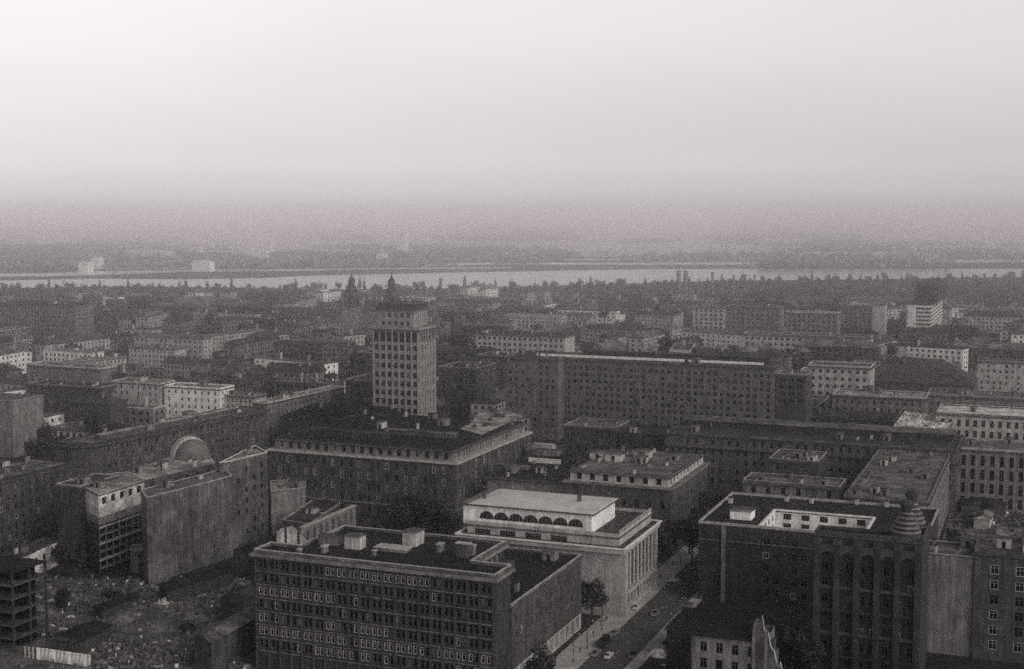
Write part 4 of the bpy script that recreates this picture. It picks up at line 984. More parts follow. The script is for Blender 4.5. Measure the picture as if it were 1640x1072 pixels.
# =================================================================== TREES
def leaf_cloud(rx, rz, zc, n, s, seed, m=LEAF, tall=False, lobes=7):
    rr = random.Random(seed); b = MB(); lob = []
    for i in range(lobes):
        a = rr.uniform(0, 6.28); d = rr.uniform(.2, .62); zz = rr.uniform(-.6, .7)
        lob.append((math.cos(a)*d*rx, math.sin(a)*d*rx, zz*rz*.8, rr.uniform(.38, .6)))
    for i in range(n):
        l = lob[rr.randrange(lobes)]
        v = Vector((rr.gauss(0, 1), rr.gauss(0, 1), rr.gauss(0, 1))).normalized() * (rr.random()**.35)
        p = Vector((l[0] + v.x*rx*l[3], l[1] + v.y*rx*l[3], zc + l[2] + v.z*rz*l[3]))
        nn = (v + Vector((rr.gauss(0, .5), rr.gauss(0, .5), rr.gauss(0, .5)+.3))).normalized(); u = nn.orthogonal().normalized(); w = nn.cross(u)
        a = rr.uniform(0, 6.28); u, w = u*math.cos(a)+w*math.sin(a), w*math.cos(a)-u*math.sin(a); q = s*rr.uniform(.6, 1.3)
        b.face([p-u*q, p-w*q*.6, p+u*q, p+w*q*.6], m if rr.random() < .8 else (LEAF2 if m is LEAF else LEAF if m is LEAF2 else LEAF2))
    return b.mesh('crown')
def trunk_mesh(h, r, spread):
    b = MB(); b.cyl(0, 0, -.2, h*.5, r, r*.7, BARK, 8)
    rr = random.Random(int(h*10))
    for k in range(6):
        a = k*1.05; b.tube((0, 0, h*(.32+.03*k)), (math.cos(a)*spread, math.sin(a)*spread, h*(.62+.05*rr.random())), r*.35, BARK, 5)
    b.tube((0, 0, h*.45), (0, 0, h*.85), r*.5, BARK, 6)
    return b.mesh('trunk')
TT = {'near': [(leaf_cloud(5.0, 4.6, 8.5, 1700, .42, 10+i), trunk_mesh(13, .35, 3.4)) for i in range(3)],
      'mid': [(leaf_cloud(5.0, 4.2, 7.6, 420, .8, 20+i), trunk_mesh(11, .35, 3)) for i in range(4)],
      'far': [(leaf_cloud(5.2, 5.5, 8.2, 130, 1.5, 30+i, m=LEAF_HAZED), trunk_mesh(12, .4, 2.6)) for i in range(5)],
      'poplar': [(leaf_cloud(2.6, 9, 11, 150, 1.2, 40+i, lobes=12, m=LEAF_HAZED), trunk_mesh(17, .35, 1.2)) for i in range(3)]}
def tree(kind, x, y, s, label, group=None, z=0, rr=RND, sz=None, name='tree'):
    cm, tm = rr.choice(TT[kind]); t = empty(name, (x, y, z), rr.uniform(0, 6.28)); t.scale = (s, s, s*(sz or rr.uniform(.85, 1.2)))
    tag(t, label, 'tree', group); link('trunk', tm, t); link('crown', cm, t); return t
def treepx(kind, px, py, s, label, group=None, **k):
    q = P(px, py, 0); return tree(kind, q.x, q.y, s, label, group, **k)
treepx('near', 866, 1120, .95, 'round dark tree cut by the bottom edge before the office wing')
treepx('near', 948, 1000, 1.0, 'dark street tree in the gap between office wing and theatre', sz=1.1)
treepx('near', 957, 978, .9, 'bushy dark tree against the blank theatre front')
for i, (px, py, s) in enumerate(((1062, 900, 1.0), (1068, 884, 1.0), (1078, 868, 1.0), (1098, 862, 1.1), (1104, 888, 1.1), (1108, 905, 1.0), (1095, 845, 1.1), (1112, 850, 1.2), (1118, 828, 1.1), (1106, 820, 1.0))):
    treepx('near', px, py, s, 'dark leafy tree in the avenue between the corner block and the courtyard block', 'avenue trees beyond the theatre')
for i, (px, py, s, l) in enumerate(((640, 868, 1.2, 'spreading dark tree in the yard behind the office block roof'), (668, 862, 1.3, 'tallest dark tree in the yard behind the office block roof'), (700, 862, 1.2, 'dark tree closest to the white hall behind the office block'), (725, 866, 1.0, 'low dark tree at the left end of the white hall'),
        (60, 762, 1.5, 'big black tree at the left edge beside the pale blank wall'), (78, 748, 1.4, 'black tree right of the biggest left edge tree'), (100, 738, 1.1, 'small black tree beside the low row building'), (150, 722, 1.3, 'round black tree left of the pale six-storey block'), (172, 700, 1.2, 'dark tree at the corner of the pale six-storey block'), (190, 714, 1.0, 'small dark tree below the arched gateway'),
        (1350, 690, .9, 'black tree beside the left end of the square-windowed block'), (1342, 702, .8, 'small black tree under the square-windowed block'),
        (1300, 1090, 1.0, 'black tree at the foot of the tall black building'), (1345, 1075, .9, 'dark tree half lost in shade at the lower right'), (1268, 1075, 1.0, 'dark bushy tree beside the broken white wall'), (1550, 900, .7, 'small tree in the right-hand site yard'), (1525, 880, .6, 'bush-like tree at the gap left of the right-hand yard'), (1580, 835, .6, 'small dark tree among the huts of the right yard'),
        (122, 930, .8, 'dark tree at the foot of the blank narrow block'), (95, 920, .7, 'small dark tree behind the yard hut'), (415, 925, .8, 'dark tree wedged at the left end of the office block'))):
    treepx('near', px, py, s, l)
for i, (px, py, s) in enumerate(((735, 585, 2.1), (745, 580, 1.8))): treepx('mid', px, py, s, ('great round dark tree standing right of the tower', 'lower half of the round tree clump right of the tower')[i])
for i, (px, py) in enumerate(((1056, 560), (1063, 575), (1072, 582), (1090, 590), (1110, 592), (1130, 590))):
    treepx('mid', px, py, 1.5, 'dark tree in the clump behind the roof of the long block', 'trees behind the long block')

# =================================================================== FILLER CITY
def blocked(poly, pad=4):
    for f in FOOT:
        ce = (sum(p[0] for p in f)/len(f), sum(p[1] for p in f)/len(f))
        if abs(ce[0]-poly[0][0]) > 260 or abs(ce[1]-poly[0][1]) > 260: continue
        n = len(poly)
        for i in range(n):
            a = Vector(poly[i]); c = Vector(poly[(i+1) % n])
            for t in (0, .2, .4, .6, .8):
                if inside(a.lerp(c, t), f): return True
        m = Vector((sum(p[0] for p in poly)/n, sum(p[1] for p in poly)/n))
        if inside(m, f): return True
        for i in range(len(f)):
            a = Vector(f[i]); c = Vector(f[(i+1) % len(f)])
            for t in (0, .25, .5, .75):
                if inside(a.lerp(c, t), poly): return True
    return False
ORD = ['', 'second', 'third', 'fourth', 'fifth', 'sixth', 'seventh', 'eighth', 'ninth', 'tenth', 'eleventh', 'twelfth', 'thirteenth', 'fourteenth', 'fifteenth', 'sixteenth', 'seventeenth', 'eighteenth', 'nineteenth', 'twentieth'] + ['twenty-' + w for w in ('first', 'second', 'third', 'fourth', 'fifth', 'sixth', 'seventh', 'eighth', 'ninth')] + ['thirtieth'] + ['thirty-' + w for w in ('first', 'second', 'third', 'fourth', 'fifth', 'sixth', 'seventh')]
fill = []
fr = random.Random(21)
def visible_band(x, y, m=60):
    px, py = proj((x, y, 0)); return -m < px < 1640 + m
def try_fill(x, y, L_, w, h, rot, kind, tone, roofh, zwin=True):
    e = Vector((math.cos(rot), math.sin(rot))); q = Vector((-e.y, e.x)); o = Vector((x, y))
    poly = [tuple(o - e*L_/2 - q*w/2), tuple(o + e*L_/2 - q*w/2), tuple(o + e*L_/2 + q*w/2), tuple(o - e*L_/2 + q*w/2)]
    if blocked(poly): return False
    FOOT.append(poly)
    B = Bld('town_house' if L_ < 26 else 'apartment_building', 'x', 'house' if L_ < 26 else 'apartment building', (x, y), rot, 'hazy blocks between the centre and the river')
    B.rr = random.Random(int(x*13+y)); lp = [(-L_/2, -w/2), (L_/2, -w/2), (L_/2, w/2), (-L_/2, w/2)]
    sp = wsp(fr.uniform(3.6, 5), fr.uniform(1.4, 2), fr.uniform(1.7, 2.2), 3.7, 1.3, miss=.06)
    B.walls(lp, 0, h, tone[0], {'all': sp}, detail=False, hole=True)
    if kind == 'flat':
        B.flat(lp, h, tone[1], par=fr.choice((.5, .9)), parm=fr.choice((EDGE, R_MID, R_DARK, W_LITE)), cor=None)
    else: B.hip(lp, h, roofh, tone[1], gable=(kind == 'gable'))
    if L_ > 24 and fr.random() < .62:
        sx_ = fr.choice((-1, 1)); dep = fr.uniform(9, 20); x0_, x1_ = sorted((sx_*L_/2, sx_*(L_/2 - w*.8)))
        wp = [(x0_, w/2+.02), (x1_, w/2+.02), (x1_, w/2+dep), (x0_, w/2+dep)]
        if fr.random() < .5: wp = [(x0_, -w/2-dep), (x1_, -w/2-dep), (x1_, -w/2-.02), (x0_, -w/2-.02)]
        ww = [tuple(B.Wd(*p_).xy) for p_ in wp]
        FOOT.remove(poly)
        if not blocked(ww):
            FOOT.append(ww); hw_ = h - fr.choice((0.02, 3, 5)); B.walls(wp, 0, hw_, tone[0], {'all': sp}, detail=False, hole=True, name='wing_wall')
            if kind == 'flat': B.flat(wp, hw_, tone[1], par=.5, parm=R_MID, name='wing_roof')
            else: B.hip(wp, hw_, roofh*.7, tone[1], name='wing_roof')
        FOOT.append(poly)
    if math.hypot(x, y) < 1700:
        for k in range(fr.randrange(2, 6)):
            b = MB(); b.box(-.5, -.9, 0, .5, .9, 2+roofh*.8, W_MID if fr.random() < .7 else W_LITE)
            o_ = b.build('chimney', B.par['roof']); o_.location = (fr.uniform(-.4, .4)*L_, fr.uniform(-.2, .2)*w, h)
    fill.append((B.root, x, y, h, kind, tone[2], L_)); return True
def more_fill(target, seed):
    rr = random.Random(seed); k = 0
    while len(fill) < target and k < 5000:
        k += 1; a = R(rr.uniform(-44.5, 1.5)); dd = 720 + 1150*rr.random()**.85; x, y = math.sin(a)*dd, math.cos(a)*dd
        t = TONES[min(7, int(rr.random()*8))]
        try_fill(x, y, rr.uniform(15, 44), rr.uniform(10, 14), rr.uniform(8, 16.5), R(rr.choice((0, 0, -6, -14, 10))) + (math.pi/2 if rr.random() < .45 else 0), rr.choice(('flat', 'hip', 'gable', 'hip', 'flat')), t, rr.uniform(2.5, 5))
TONES = [(W_DARK, R_DARK, 'dark'), (W_MID, R_DARK, 'grey'), (W_MID, R_MID, 'grey'), (W_DARK, R_MID, 'dark'), (W_LITE, R_MID, 'pale'), (W_MID, TILE, 'grey'), (W_WHITE, R_MID, 'white'), (W_LITE, TILE, 'pale')]
d = 600
for (d, h0, h1, step) in ((640, 9, 14, 48), (700, 9, 15, 50), (765, 10, 16, 52), (830, 11, 18, 54), (900, 11, 18, 56), (975, 11, 18, 60), (1055, 12, 19, 64), (1140, 12, 19, 68), (1230, 11, 18, 70), (1330, 10, 18, 74), (1440, 10, 17, 78), (1560, 9, 15, 84), (1690, 8, 13, 90)):
    a = -45.5
    while a < 2.5:
        ang = R(a); dd = d + fr.uniform(-22, 22); x = math.sin(ang)*dd; y = math.cos(ang)*dd
        zone = R(fr.choice((0, 0, 0, -6, -14, 10))) + (math.pi/2 if fr.random() < .38 else 0)
        L_ = fr.uniform(.55, 1.35)*step*.9; w = fr.uniform(11, 16)
        h = fr.uniform(h0, h1); t = TONES[min(7, int(fr.random()**.9*8))]
        if fr.random() < .84: try_fill(x, y, L_, w, h, zone, fr.choice(('flat', 'flat', 'hip', 'gable', 'hip')), t, fr.uniform(3, 5.5))
        a += math.degrees(step/d)*fr.uniform(.8, 1.15)
# pale and odd far ones read off the photograph
for (px, py, L_, w, h, rot, kind, ti, rh) in ((382, 500, 34, 14, 9, 0, 'flat', 6, 3), (533, 538, 40, 14, 13, 0, 'hip', 4, 4), (925, 512, 44, 30, 10, -18, 'gable', 3, 14), (965, 505, 26, 12, 7, 15, 'gable', 6, 4), (1035, 507, 62, 16, 9, 4, 'flat', 6, 3),
        (1037, 552, 22, 20, 19, 0, 'flat', 4, 3), (858, 528, 60, 15, 14, 0, 'flat', 4, 3), (855, 545, 70, 14, 12, -2, 'flat', 2, 3), (735, 478, 12, 10, 8, 0, 'gable', 6, 3), (573, 478, 14, 12, 9, 0, 'hip', 6, 3),
        (1548, 572, 26, 14, 10, 0, 'flat', 6, 3), (230, 545, 30, 14, 10, 0, 'flat', 4, 3), (420, 520, 70, 14, 12, -12, 'flat', 3, 3), (100, 545, 110, 14, 12, 16, 'flat', 2, 3), (1060, 562, 60, 14, 9, 0, 'flat', 4, 3), (680, 478, 20, 10, 7, 0, 'hip', 6, 3)):
    q = P(px, py, 0); try_fill(q.x, q.y, L_, w, h, R(rot), kind, TONES[ti], rh)
print('FILL', len(fill), sum(f[6]<26 for f in fill))
more_fill(298, 31)
# labels: each row between the centre and the river is read from left to right
fill.sort(key=lambda f: -math.hypot(f[1], f[2]))
bands = [('row by the river trees', 1500), ('row behind both church towers', 1280), ('row level with the tower crown', 1090), ('row level with the tower shoulder', 930), ('row level with mid tower', 795), ('row around the tower foot', 0)]
for bi, (bn, lo) in enumerate(bands):
    hi = 1e9 if bi == 0 else bands[bi-1][1]
    cl = {}
    for f in fill:
        if lo <= math.hypot(f[1], f[2]) < hi: 
            px, py = proj((f[1], f[2], f[3])); cl.setdefault((f[5], f[4]), []).append((px, f))
    for (tn, kd), lst in cl.items():
        lst.sort(key=lambda a: a[0]); n = len(lst)
        for i, (px, f) in enumerate(lst):
            w = {'flat': 'flat-roofed', 'hip': 'hip-roofed', 'gable': 'gabled'}[kd]
            pos = '' if n == 1 else ('leftmost ' if i == 0 else ('rightmost ' if i == n-1 else ORD[i] + ' from left of the '))
            noun = 'house' if f[6] < 26 else 'block'
            f[0]['label'] = (f'only {tn} {w} {noun} in the {bn}' if n == 1 else (f'{pos}{tn} {w} {noun} in the {bn}' if i in (0, n-1) else f'{pos}{tn} {w} ones, {bn}'))

# far bank buildings
for i, (px, py, L_, h, l) in enumerate(((228, 411, 90, 9, 'long thin white shed on the far bank, upper left'), (262, 411.5, 60, 8, 'short white shed right of the long thin one on the far bank'), (138, 436, 22, 12, 'white house on the far bank embankment near the left edge'), (156, 429, 20, 13, 'pale house right of the left embankment house'), (326, 434, 40, 12, 'white hall on the far river bank left of centre'),
        (390, 409, 60, 14, 'left white factory hall on the far bank'), (412, 421, 50, 18, 'large white factory hall on the far bank nearest the water'), (428, 411, 30, 24, 'tall white factory block on the far bank'), (645, 410, 24, 42, 'slim white tower across the river above the tower block'), (612, 416, 22, 8, 'small white shed across the river beside the slim tower'), (306, 404, 70, 8, 'faint pale shed deep in the far bank haze'))):
    q = P(px, py, 0); t = empty('factory_hall' if h < 30 else 'far_tower', (q.x, q.y, 0)); tag(t, l, 'building')
    b = MB(); h *= 1.35; b.box(-L_/2, -9, 0, L_/2, 9, h, W_WHITE); b.build('wall', t)
    b = MB(); b.face([(-L_/2-.5, -9.5, h), (L_/2+.5, -9.5, h), (L_/2, 0, h+4), (-L_/2, 0, h+4)], EDGEW); b.face([(L_/2+.5, 9.5, h), (-L_/2-.5, 9.5, h), (-L_/2, 0, h+4), (L_/2, 0, h+4)], EDGEW)
    b.face([(-L_/2-.5, 9.5, h), (-L_/2-.5, -9.5, h), (-L_/2, 0, h+4)], W_WHITE); b.face([(L_/2+.5, -9.5, h), (L_/2+.5, 9.5, h), (L_/2, 0, h+4)], W_WHITE); b.build('roof', t)

# trees between the filler blocks
n = 0; tr = random.Random(8)
while n < 84:
    a = R(tr.uniform(-43, 1)); dd = 700 + 1000*tr.random()**.8; x, y = math.sin(a)*dd, math.cos(a)*dd
    if any(inside((x, y), f) or inside((x+3, y-3), f) or inside((x-3, y+3), f) for f in FOOT): continue
    tree('mid' if dd < 1000 else 'far', x, y, tr.uniform(.9, 1.5), 'dark tree standing among the roofs between the centre and the river', 'trees among the town roofs', rr=tr); n += 1
# riverside belt
for i in range(176):
    px = -30 + 1700*(i + tr.random()*.9)/176
    yb = 473 + tr.uniform(-4, 6) - max(0, (px-700)/900)*19
    q = P(px, yb, 0)
    pop = tr.random() < .22
    s = tr.uniform(.85, 1.35)*(1.0 if pop else 1)
    tree('poplar' if pop else 'far', q.x, q.y, s, 'slender poplar in the dark tree belt along the near river bank' if pop else 'rounded tree in the dark tree belt along the near river bank', 'poplars on the near river bank' if pop else 'rounded trees on the near river bank', rr=tr)
for i, (px, py, s) in enumerate(((65, 476, 1.2), (226, 474, 1.1), (640, 472, 1.1), (648, 473, 1.0), (760, 472, 1.25), (770, 473, 1.2), (735, 472, 1.0), (250, 476, 1.1))):
    treepx('far', px, py, s, 'taller tree crown standing out of the belt on the near river bank', 'tall crowns on the near river bank')
def scrub(name, label, n, region, s0, s1, m=LEAF, hh=6, seed=1):
    rr = random.Random(seed); b = MB()
    for i in range(n):
        x, y = region(rr); z = rr.random()*hh; nn = Vector((rr.gauss(0, 1), rr.gauss(0, 1)-.6, abs(rr.gauss(0, 1)))).normalized(); u = nn.orthogonal().normalized(); w = nn.cross(u); q = rr.uniform(s0, s1); p = Vector((x, y, z))
        b.face([p-u*q, p-w*q*.7, p+u*q, p+w*q*.7], m)
    return tag(b.build(name), label, None, None, 'stuff')
def reg_belt(rr):
    px = rr.uniform(-40, 1680); yb = 470 + 16*rr.random()**1.4 - max(0, (px-700)/900)*19; q = P(px, yb, 0); return q.x, q.y
scrub('undergrowth', 'dark undergrowth below the near bank trees', 9000, reg_belt, 1.0, 2.6, LEAF_HAZED, 5, 2)
WOODS = [(rr_.uniform(-60, 1700), 364 + 65*rr_.random()**.8, rr_.uniform(25, 120), rr_.uniform(1.0, 2.6)) for rr_ in [random.Random(77)] for _ in range(60)] + [(830, 421, 34, 3), (815, 421, 18, 3), (330, 428, 100, 2), (1350, 416, 250, 2.5), (1200, 412, 200, 2), (150, 417, 150, 3), (560, 425, 140, 1.5)]
def reg_wood(rr):
    w = rr.choice(WOODS); px = w[0] + rr.gauss(0, .5)*w[2]; yb = w[1] + rr.gauss(0, .35)*w[3]; yb = min(yb, 429.5) if px > 620 else min(yb, 430)
    q = P(px, max(yb, 364), 0); return q.x, q.y
scrub('far_wood', 'hazy woods and orchards across the river', 15000, reg_wood, 5, 11, WOOD_HAZED, 12, 5)
def reg_town(rr):
    while True:
        a = R(rr.uniform(-44, 2)); dd = 780 + 1200*rr.random()**.8; x, y = math.sin(a)*dd, math.cos(a)*dd
        if not any(abs(x-f[0][0]) < 150 and abs(y-f[0][1]) < 150 and inside((x, y), f) for f in FOOT): return x, y
scrub('garden_scrub', 'low scrub and gardens between the roofs', 8000, reg_town, 1.2, 3.0, LEAF_HAZED, 6, 6)

# =================================================================== RUBBLE, STREET LIFE
def rubble(name, label, pts, n, s0, s1, hh, m2=None, seed=1, m1=RUBBLE, cl=0):
    rr = random.Random(seed); cc = None; b = MB(); q = [Vector(gp(*p)) for p in pts]; k = 0
    xs = [p.x for p in q]; ys = [p.y for p in q]; poly = [tuple(p) for p in q]
    cc = [(rr.uniform(min(xs), max(xs)), rr.uniform(min(ys), max(ys)), rr.uniform(2, 9)) for _ in range(cl)]
    while k < n:
        x, y = rr.uniform(min(xs), max(xs)), rr.uniform(min(ys), max(ys))
        if cl and rr.random() < .8:
            c = rr.choice(cc); x, y = c[0] + rr.gauss(0, c[2]), c[1] + rr.gauss(0, c[2]*.6)
        if not inside((x, y), poly) or any(inside((x, y), f) for f in FOOT): 
            n -= .2; continue
        k += 1; s = rr.uniform(s0, s1)*(1 if rr.random() < .9 else 2.5)
        b.obox((x, y), (math.cos(k), math.sin(k)), s, s*rr.uniform(.3, 1), 0, rr.random()**2*hh+.15, m1 if rr.random() < .55 else ((m2 or W_DARK) if rr.random() < .12 else W_DARK))
    return tag(b.build(name), label, None, None, 'stuff')
rubble('rubble', 'scattered bricks and planks in the demolition yard', [(10, 1090), (420, 1090), (400, 925), (30, 925)], 5200, .2, 1.1, 1.0, PLAST, 3, cl=30)
rubble('rubble', 'bricks and debris in the right-hand building site', [(1500, 900), (1700, 900), (1680, 785), (1540, 785)], 2200, .2, 1.1, 1.1, PLAST, 4, cl=14)
rubble('rubble', 'debris in the yard behind the office block', [(430, 905), (640, 880), (620, 832), (430, 840)], 300, .4, 1.2, .8, W_DARK, 6)
def mound(px, py, rx, ry, h, m, label, seed, name='rubble_heap', cat='heap'):
    rr = random.Random(seed); c = P(px, py, 0); b = MB(); nr, na = 6, 16; pts = []
    for i in range(nr+1):
        t = i/nr
        for j in range(na):
            a = j*2*math.pi/na; w = 1 + rr.uniform(-.15, .15)
            pts.append((math.cos(a)*rx*t*w, math.sin(a)*ry*t*w, h*(1-t)**1.1*(1+rr.uniform(-.25, .25)) if i < nr else -.05))
    for i in range(nr):
        for j in range(na):
            k = (j+1) % na; b.face([pts[i*na+j], pts[(i+1)*na+j], pts[(i+1)*na+k], pts[i*na+k]], m)
    for i in range(40):
        a = rr.uniform(0, 6.28); t = rr.random(); s = rr.uniform(.2, .6); b.obox((math.cos(a)*rx*t, math.sin(a)*ry*t), (math.cos(i), math.sin(i)), s, s*.7, 0, h*(1-t)+.3, m)
    o = b.build(name); o.location = (c.x, c.y, 0); tag(o, label, cat)
mound(1056, 1046, 3.6, 4.8, 2.2, PLAST, 'bright white rubble heap beside the kerb at the bottom right', 1)
mound(265, 966, 2.4, 2.0, 1.6, R_TIN, 'small bright heap in the middle of the rubble yard', 2)
mound(60, 980, 7, 6, 2, RUBBLE, 'broad pale heap left of the site shed', 3)
mound(200, 990, 5, 7, 1.6, RUBBLE, 'flat grey heap behind the site shed', 4)
mound(1590, 805, 4, 4, 2, PLAST, 'pale heap in the right-hand building site', 5)
mound(310, 985, 5, 5, 1.5, RUBBLE, 'grey heap left of the dark barrack', 6)
mound(1565, 825, 5, 4, 2, RUBBLE, 'grey heap beside the huts of the right yard', 7)
shed('hut', 'small pale hut in the right-hand building site', [(1560, 830), (1585, 832), (1590, 820), (1568, 818)], 4, wall=W_LITE, roofm=R_MID, cat='hut')
shed('hut', 'dark long hut at the back of the right-hand site', [(1540, 806), (1610, 809), (1612, 795), (1545, 793)], 4, wall=W_DARK, roofm=R_DARK, cat='hut')
shed('hut', 'grey hut in front of the right border wall', [(1575, 868), (1615, 870), (1615, 850), (1580, 848)], 5, wall=W_MID, roofm=R_MID, cat='hut')
def pole(px, py, h, label, arm=0, name='street_lamp', cat='street lamp', group=None):
    c = P(px, py, 0); t = empty(name, (c.x, c.y, 0)); tag(t, label, cat, group)
    b = MB(); b.cyl(0, 0, 0, h, .14, .08, METAL, 8); b.cyl(0, 0, 0, .8, .24, .2, METAL, 8); b.build('post', t)
    if arm:
        b = MB(); b.tube((0, 0, h-.2), (arm, 0, h+.3), .06, METAL); b.build('arm', t)
        b = MB(); b.cyl(arm, 0, h+.05, h+.3, .32, .12, EDGE, 8); b.build('lamp_head', t)
for px, py, l in ((1047, 944, 'lamp post at the kerb before the far theatre corner'), (1067, 905, 'thin lamp post where the street meets the square'), (964, 1010, 'lamp post beside the truck on the pavement'), (918, 1062, 'lamp post at the arcade corner of the office wing'), (1100, 940, 'lamp post on the kerb across from the theatre'), (1086, 965, 'lamp post over the iron fence across from the theatre')):
    pole(px, py, 8, l, 1.6 if px < 1080 else -1.6)
for px, py, l in ((128, 985, 'leaning timber mast in the rubble yard'), (135, 1000, 'second timber mast beside the site shed'), (180, 965, 'thin mast at the far side of the rubble yard'), (26, 1010, 'tall dark mast beside the left frame building')):
    pole(px, py, 9, l, 0, 'timber_mast', 'mast')
def car(px, py, label, m, truck=False, rz=0, dims=(4.7, 1.75, 1.5)):
    c = P(px, py, 0); t = empty('truck' if truck else 'car', (c.x, c.y, .02), R(90)+rz); tag(t, label, 'truck' if truck else 'car', None)
    L_, w, h = dims
    def loft(secs, mm):
        b = MB()
        for (a, c_) in zip(secs, secs[1:]):
            for i in range(len(a)):
                j = (i+1) % len(a); b.face([a[i], c_[i], c_[j], a[j]], mm)
        b.face(list(reversed(secs[0])), mm) if False else b.face(secs[0], mm); b.face(list(reversed(secs[-1])), mm); return b
    def sec(x, hw, z0, z1, k=.8): return [(x, -hw, z0), (x, -hw, z0+(z1-z0)*.65), (x, -hw*k, z1), (x, hw*k, z1), (x, hw, z0+(z1-z0)*.65), (x, hw, z0)]
    if not truck:
        b = loft([sec(-L_/2, w*.38, .35, .7), sec(-L_/2+.35, w*.48, .28, .88), sec(-.9, w/2, .25, .95), sec(.9, w/2, .25, .98), sec(L_/2-.4, w*.46, .28, .92, .7), sec(L_/2, w*.36, .35, .75, .7)], m); b.build('body', t, smooth=False)
        b = loft([sec(-1.75, w*.40, .9, .95, .7), sec(-1.1, w*.43, .9, h-.05, .72), sec(.3, w*.43, .9, h, .74), sec(1.0, w*.42, .9, .97, .8)], m); cb = b.build('cabin', t)
        b = MB()
        for sgn in (-1, 1):
            b.face([(-1.1, sgn*w*.436, 1.0), (.6, sgn*w*.436, 1.0), (.25, sgn*w*.40, h-.16), (-1.0, sgn*w*.40, h-.16)], GLASS)
        b.face([(.98, -w*.36, 1.02), (.98, w*.36, 1.02), (.42, w*.30, h-.08), (.42, -w*.30, h-.08)], GLASS); b.face([(-1.72, -w*.34, 1.02), (-1.2, -w*.3, h-.1), (-1.2, w*.3, h-.1), (-1.72, w*.34, 1.02)], GLASS)
        b.build('windows', cb)
        b = MB(); b.box(L_/2-.02, -w*.42, .35, L_/2+.1, w*.42, .5, CHROME); b.build('bumper', t); b = MB(); b.box(-L_/2-.1, -w*.42, .35, -L_/2+.02, w*.42, .5, CHROME); b.build('bumper', t)
        wx = (-1.45, 1.45)
    else:
        b = MB(); b.box(-L_/2, -w*.45, .6, L_/2, w*.45, .85, METAL); b.build('chassis', t)
        b = MB(); b.box(-L_/2, -w/2, .86, L_*.12, w/2, 1.1, m); b.box(-L_/2, -w/2, 1.1, L_*.12, -w/2+.08, 2.0, m); b.box(-L_/2, w/2-.08, 1.1, L_*.12, w/2, 2.0, m); b.box(-L_/2, -w/2+.08, 1.1, -L_/2+.08, w/2-.08, 2.0, m); b.box(L_*.12-.08, -w/2+.08, 1.1, L_*.12, w/2-.08, 2.0, m); b.build('cargo_bed', t)
        b = loft([sec(L_*.13, w*.42, .86, h, .85), sec(L_*.30, w*.42, .86, h-.05, .85), sec(L_*.345, w*.42, .86, 1.55, .9)], m); cb = b.build('cab', t)
        b = loft([sec(L_*.345, w*.34, .86, 1.5, .8), sec(L_*.5, w*.28, .86, 1.35, .7)], m); b.build('bonnet', t)
        b = MB(); b.face([(L_*.346, -w*.36, 1.5), (L_*.346, w*.36, 1.5), (L_*.305, w*.33, h-.12), (L_*.305, -w*.33, h-.12)], GLASS); b.build('windscreen', cb)
        wx = (-L_*.3, L_*.38)
    for x in wx:
        for y in (-w*.42, w*.42):
            b = MB(); r = .34 if not truck else .46; n = 14
            for sg in (-1, 1): b.face([(r*math.cos(2*math.pi*i/n), .1*sg, r*math.sin(2*math.pi*i/n)) for i in (range(n) if sg < 0 else reversed(range(n)))], RUBBER)
            for i in range(n):
                a0, a1 = 2*math.pi*i/n, 2*math.pi*(i+1)/n; b.face([(r*math.cos(a0), -.1, r*math.sin(a0)), (r*math.cos(a0), .1, r*math.sin(a0)), (r*math.cos(a1), .1, r*math.sin(a1)), (r*math.cos(a1), -.1, r*math.sin(a1))], RUBBER)
            o = b.build('wheel', t, (x, y, r)); b = MB(); 
            for sg in (-1, 1): b.face([(r*.5*math.cos(2*math.pi*i/n), .105*sg, r*.5*math.sin(2*math.pi*i/n)) for i in (range(n) if sg < 0 else reversed(range(n)))], CHROME)
            b.build('hub_cap', o)
    for y in (-w*.32, w*.32):
        b = MB(); b.cyl(0, 0, -.08, .08, .12, .12, CHROME, 8); o = b.build('headlight', t, (L_/2-.05, y, .72 if not truck else 1.15)); o.rotation_euler = (0, R(90), 0)
car(975, 1053, 'pale car driving up the street behind the truck', CAR_W)
car(955, 1049, 'dark car parked at the kerb beside the pale car', CAR_G)
car(1015, 1051, 'black car on the right side of the street', CAR_B, rz=math.pi)
car(1077, 932, 'light car crossing into the square beyond the theatre', CAR_W, rz=R(-50))
car(985, 1016, 'grey car parked ahead of the truck by the theatre pavement', CAR_G)
car(1098, 958, 'black car by the right kerb below the avenue trees', CAR_B, rz=math.pi)
car(968, 1034, 'dark truck stopped at the pavement edge below the theatre', CAR_B, truck=True, dims=(7.2, 2.4, 2.7))
car(300, 1010, 'dark truck parked in the rubble yard beside the barrack', METAL, truck=True, dims=(6.8, 2.4, 2.6), rz=R(60))
car(175, 958, 'dark truck with a lit cab roof at the back of the rubble yard', CAR_B, truck=True, dims=(6.8, 2.4, 2.6), rz=R(80))
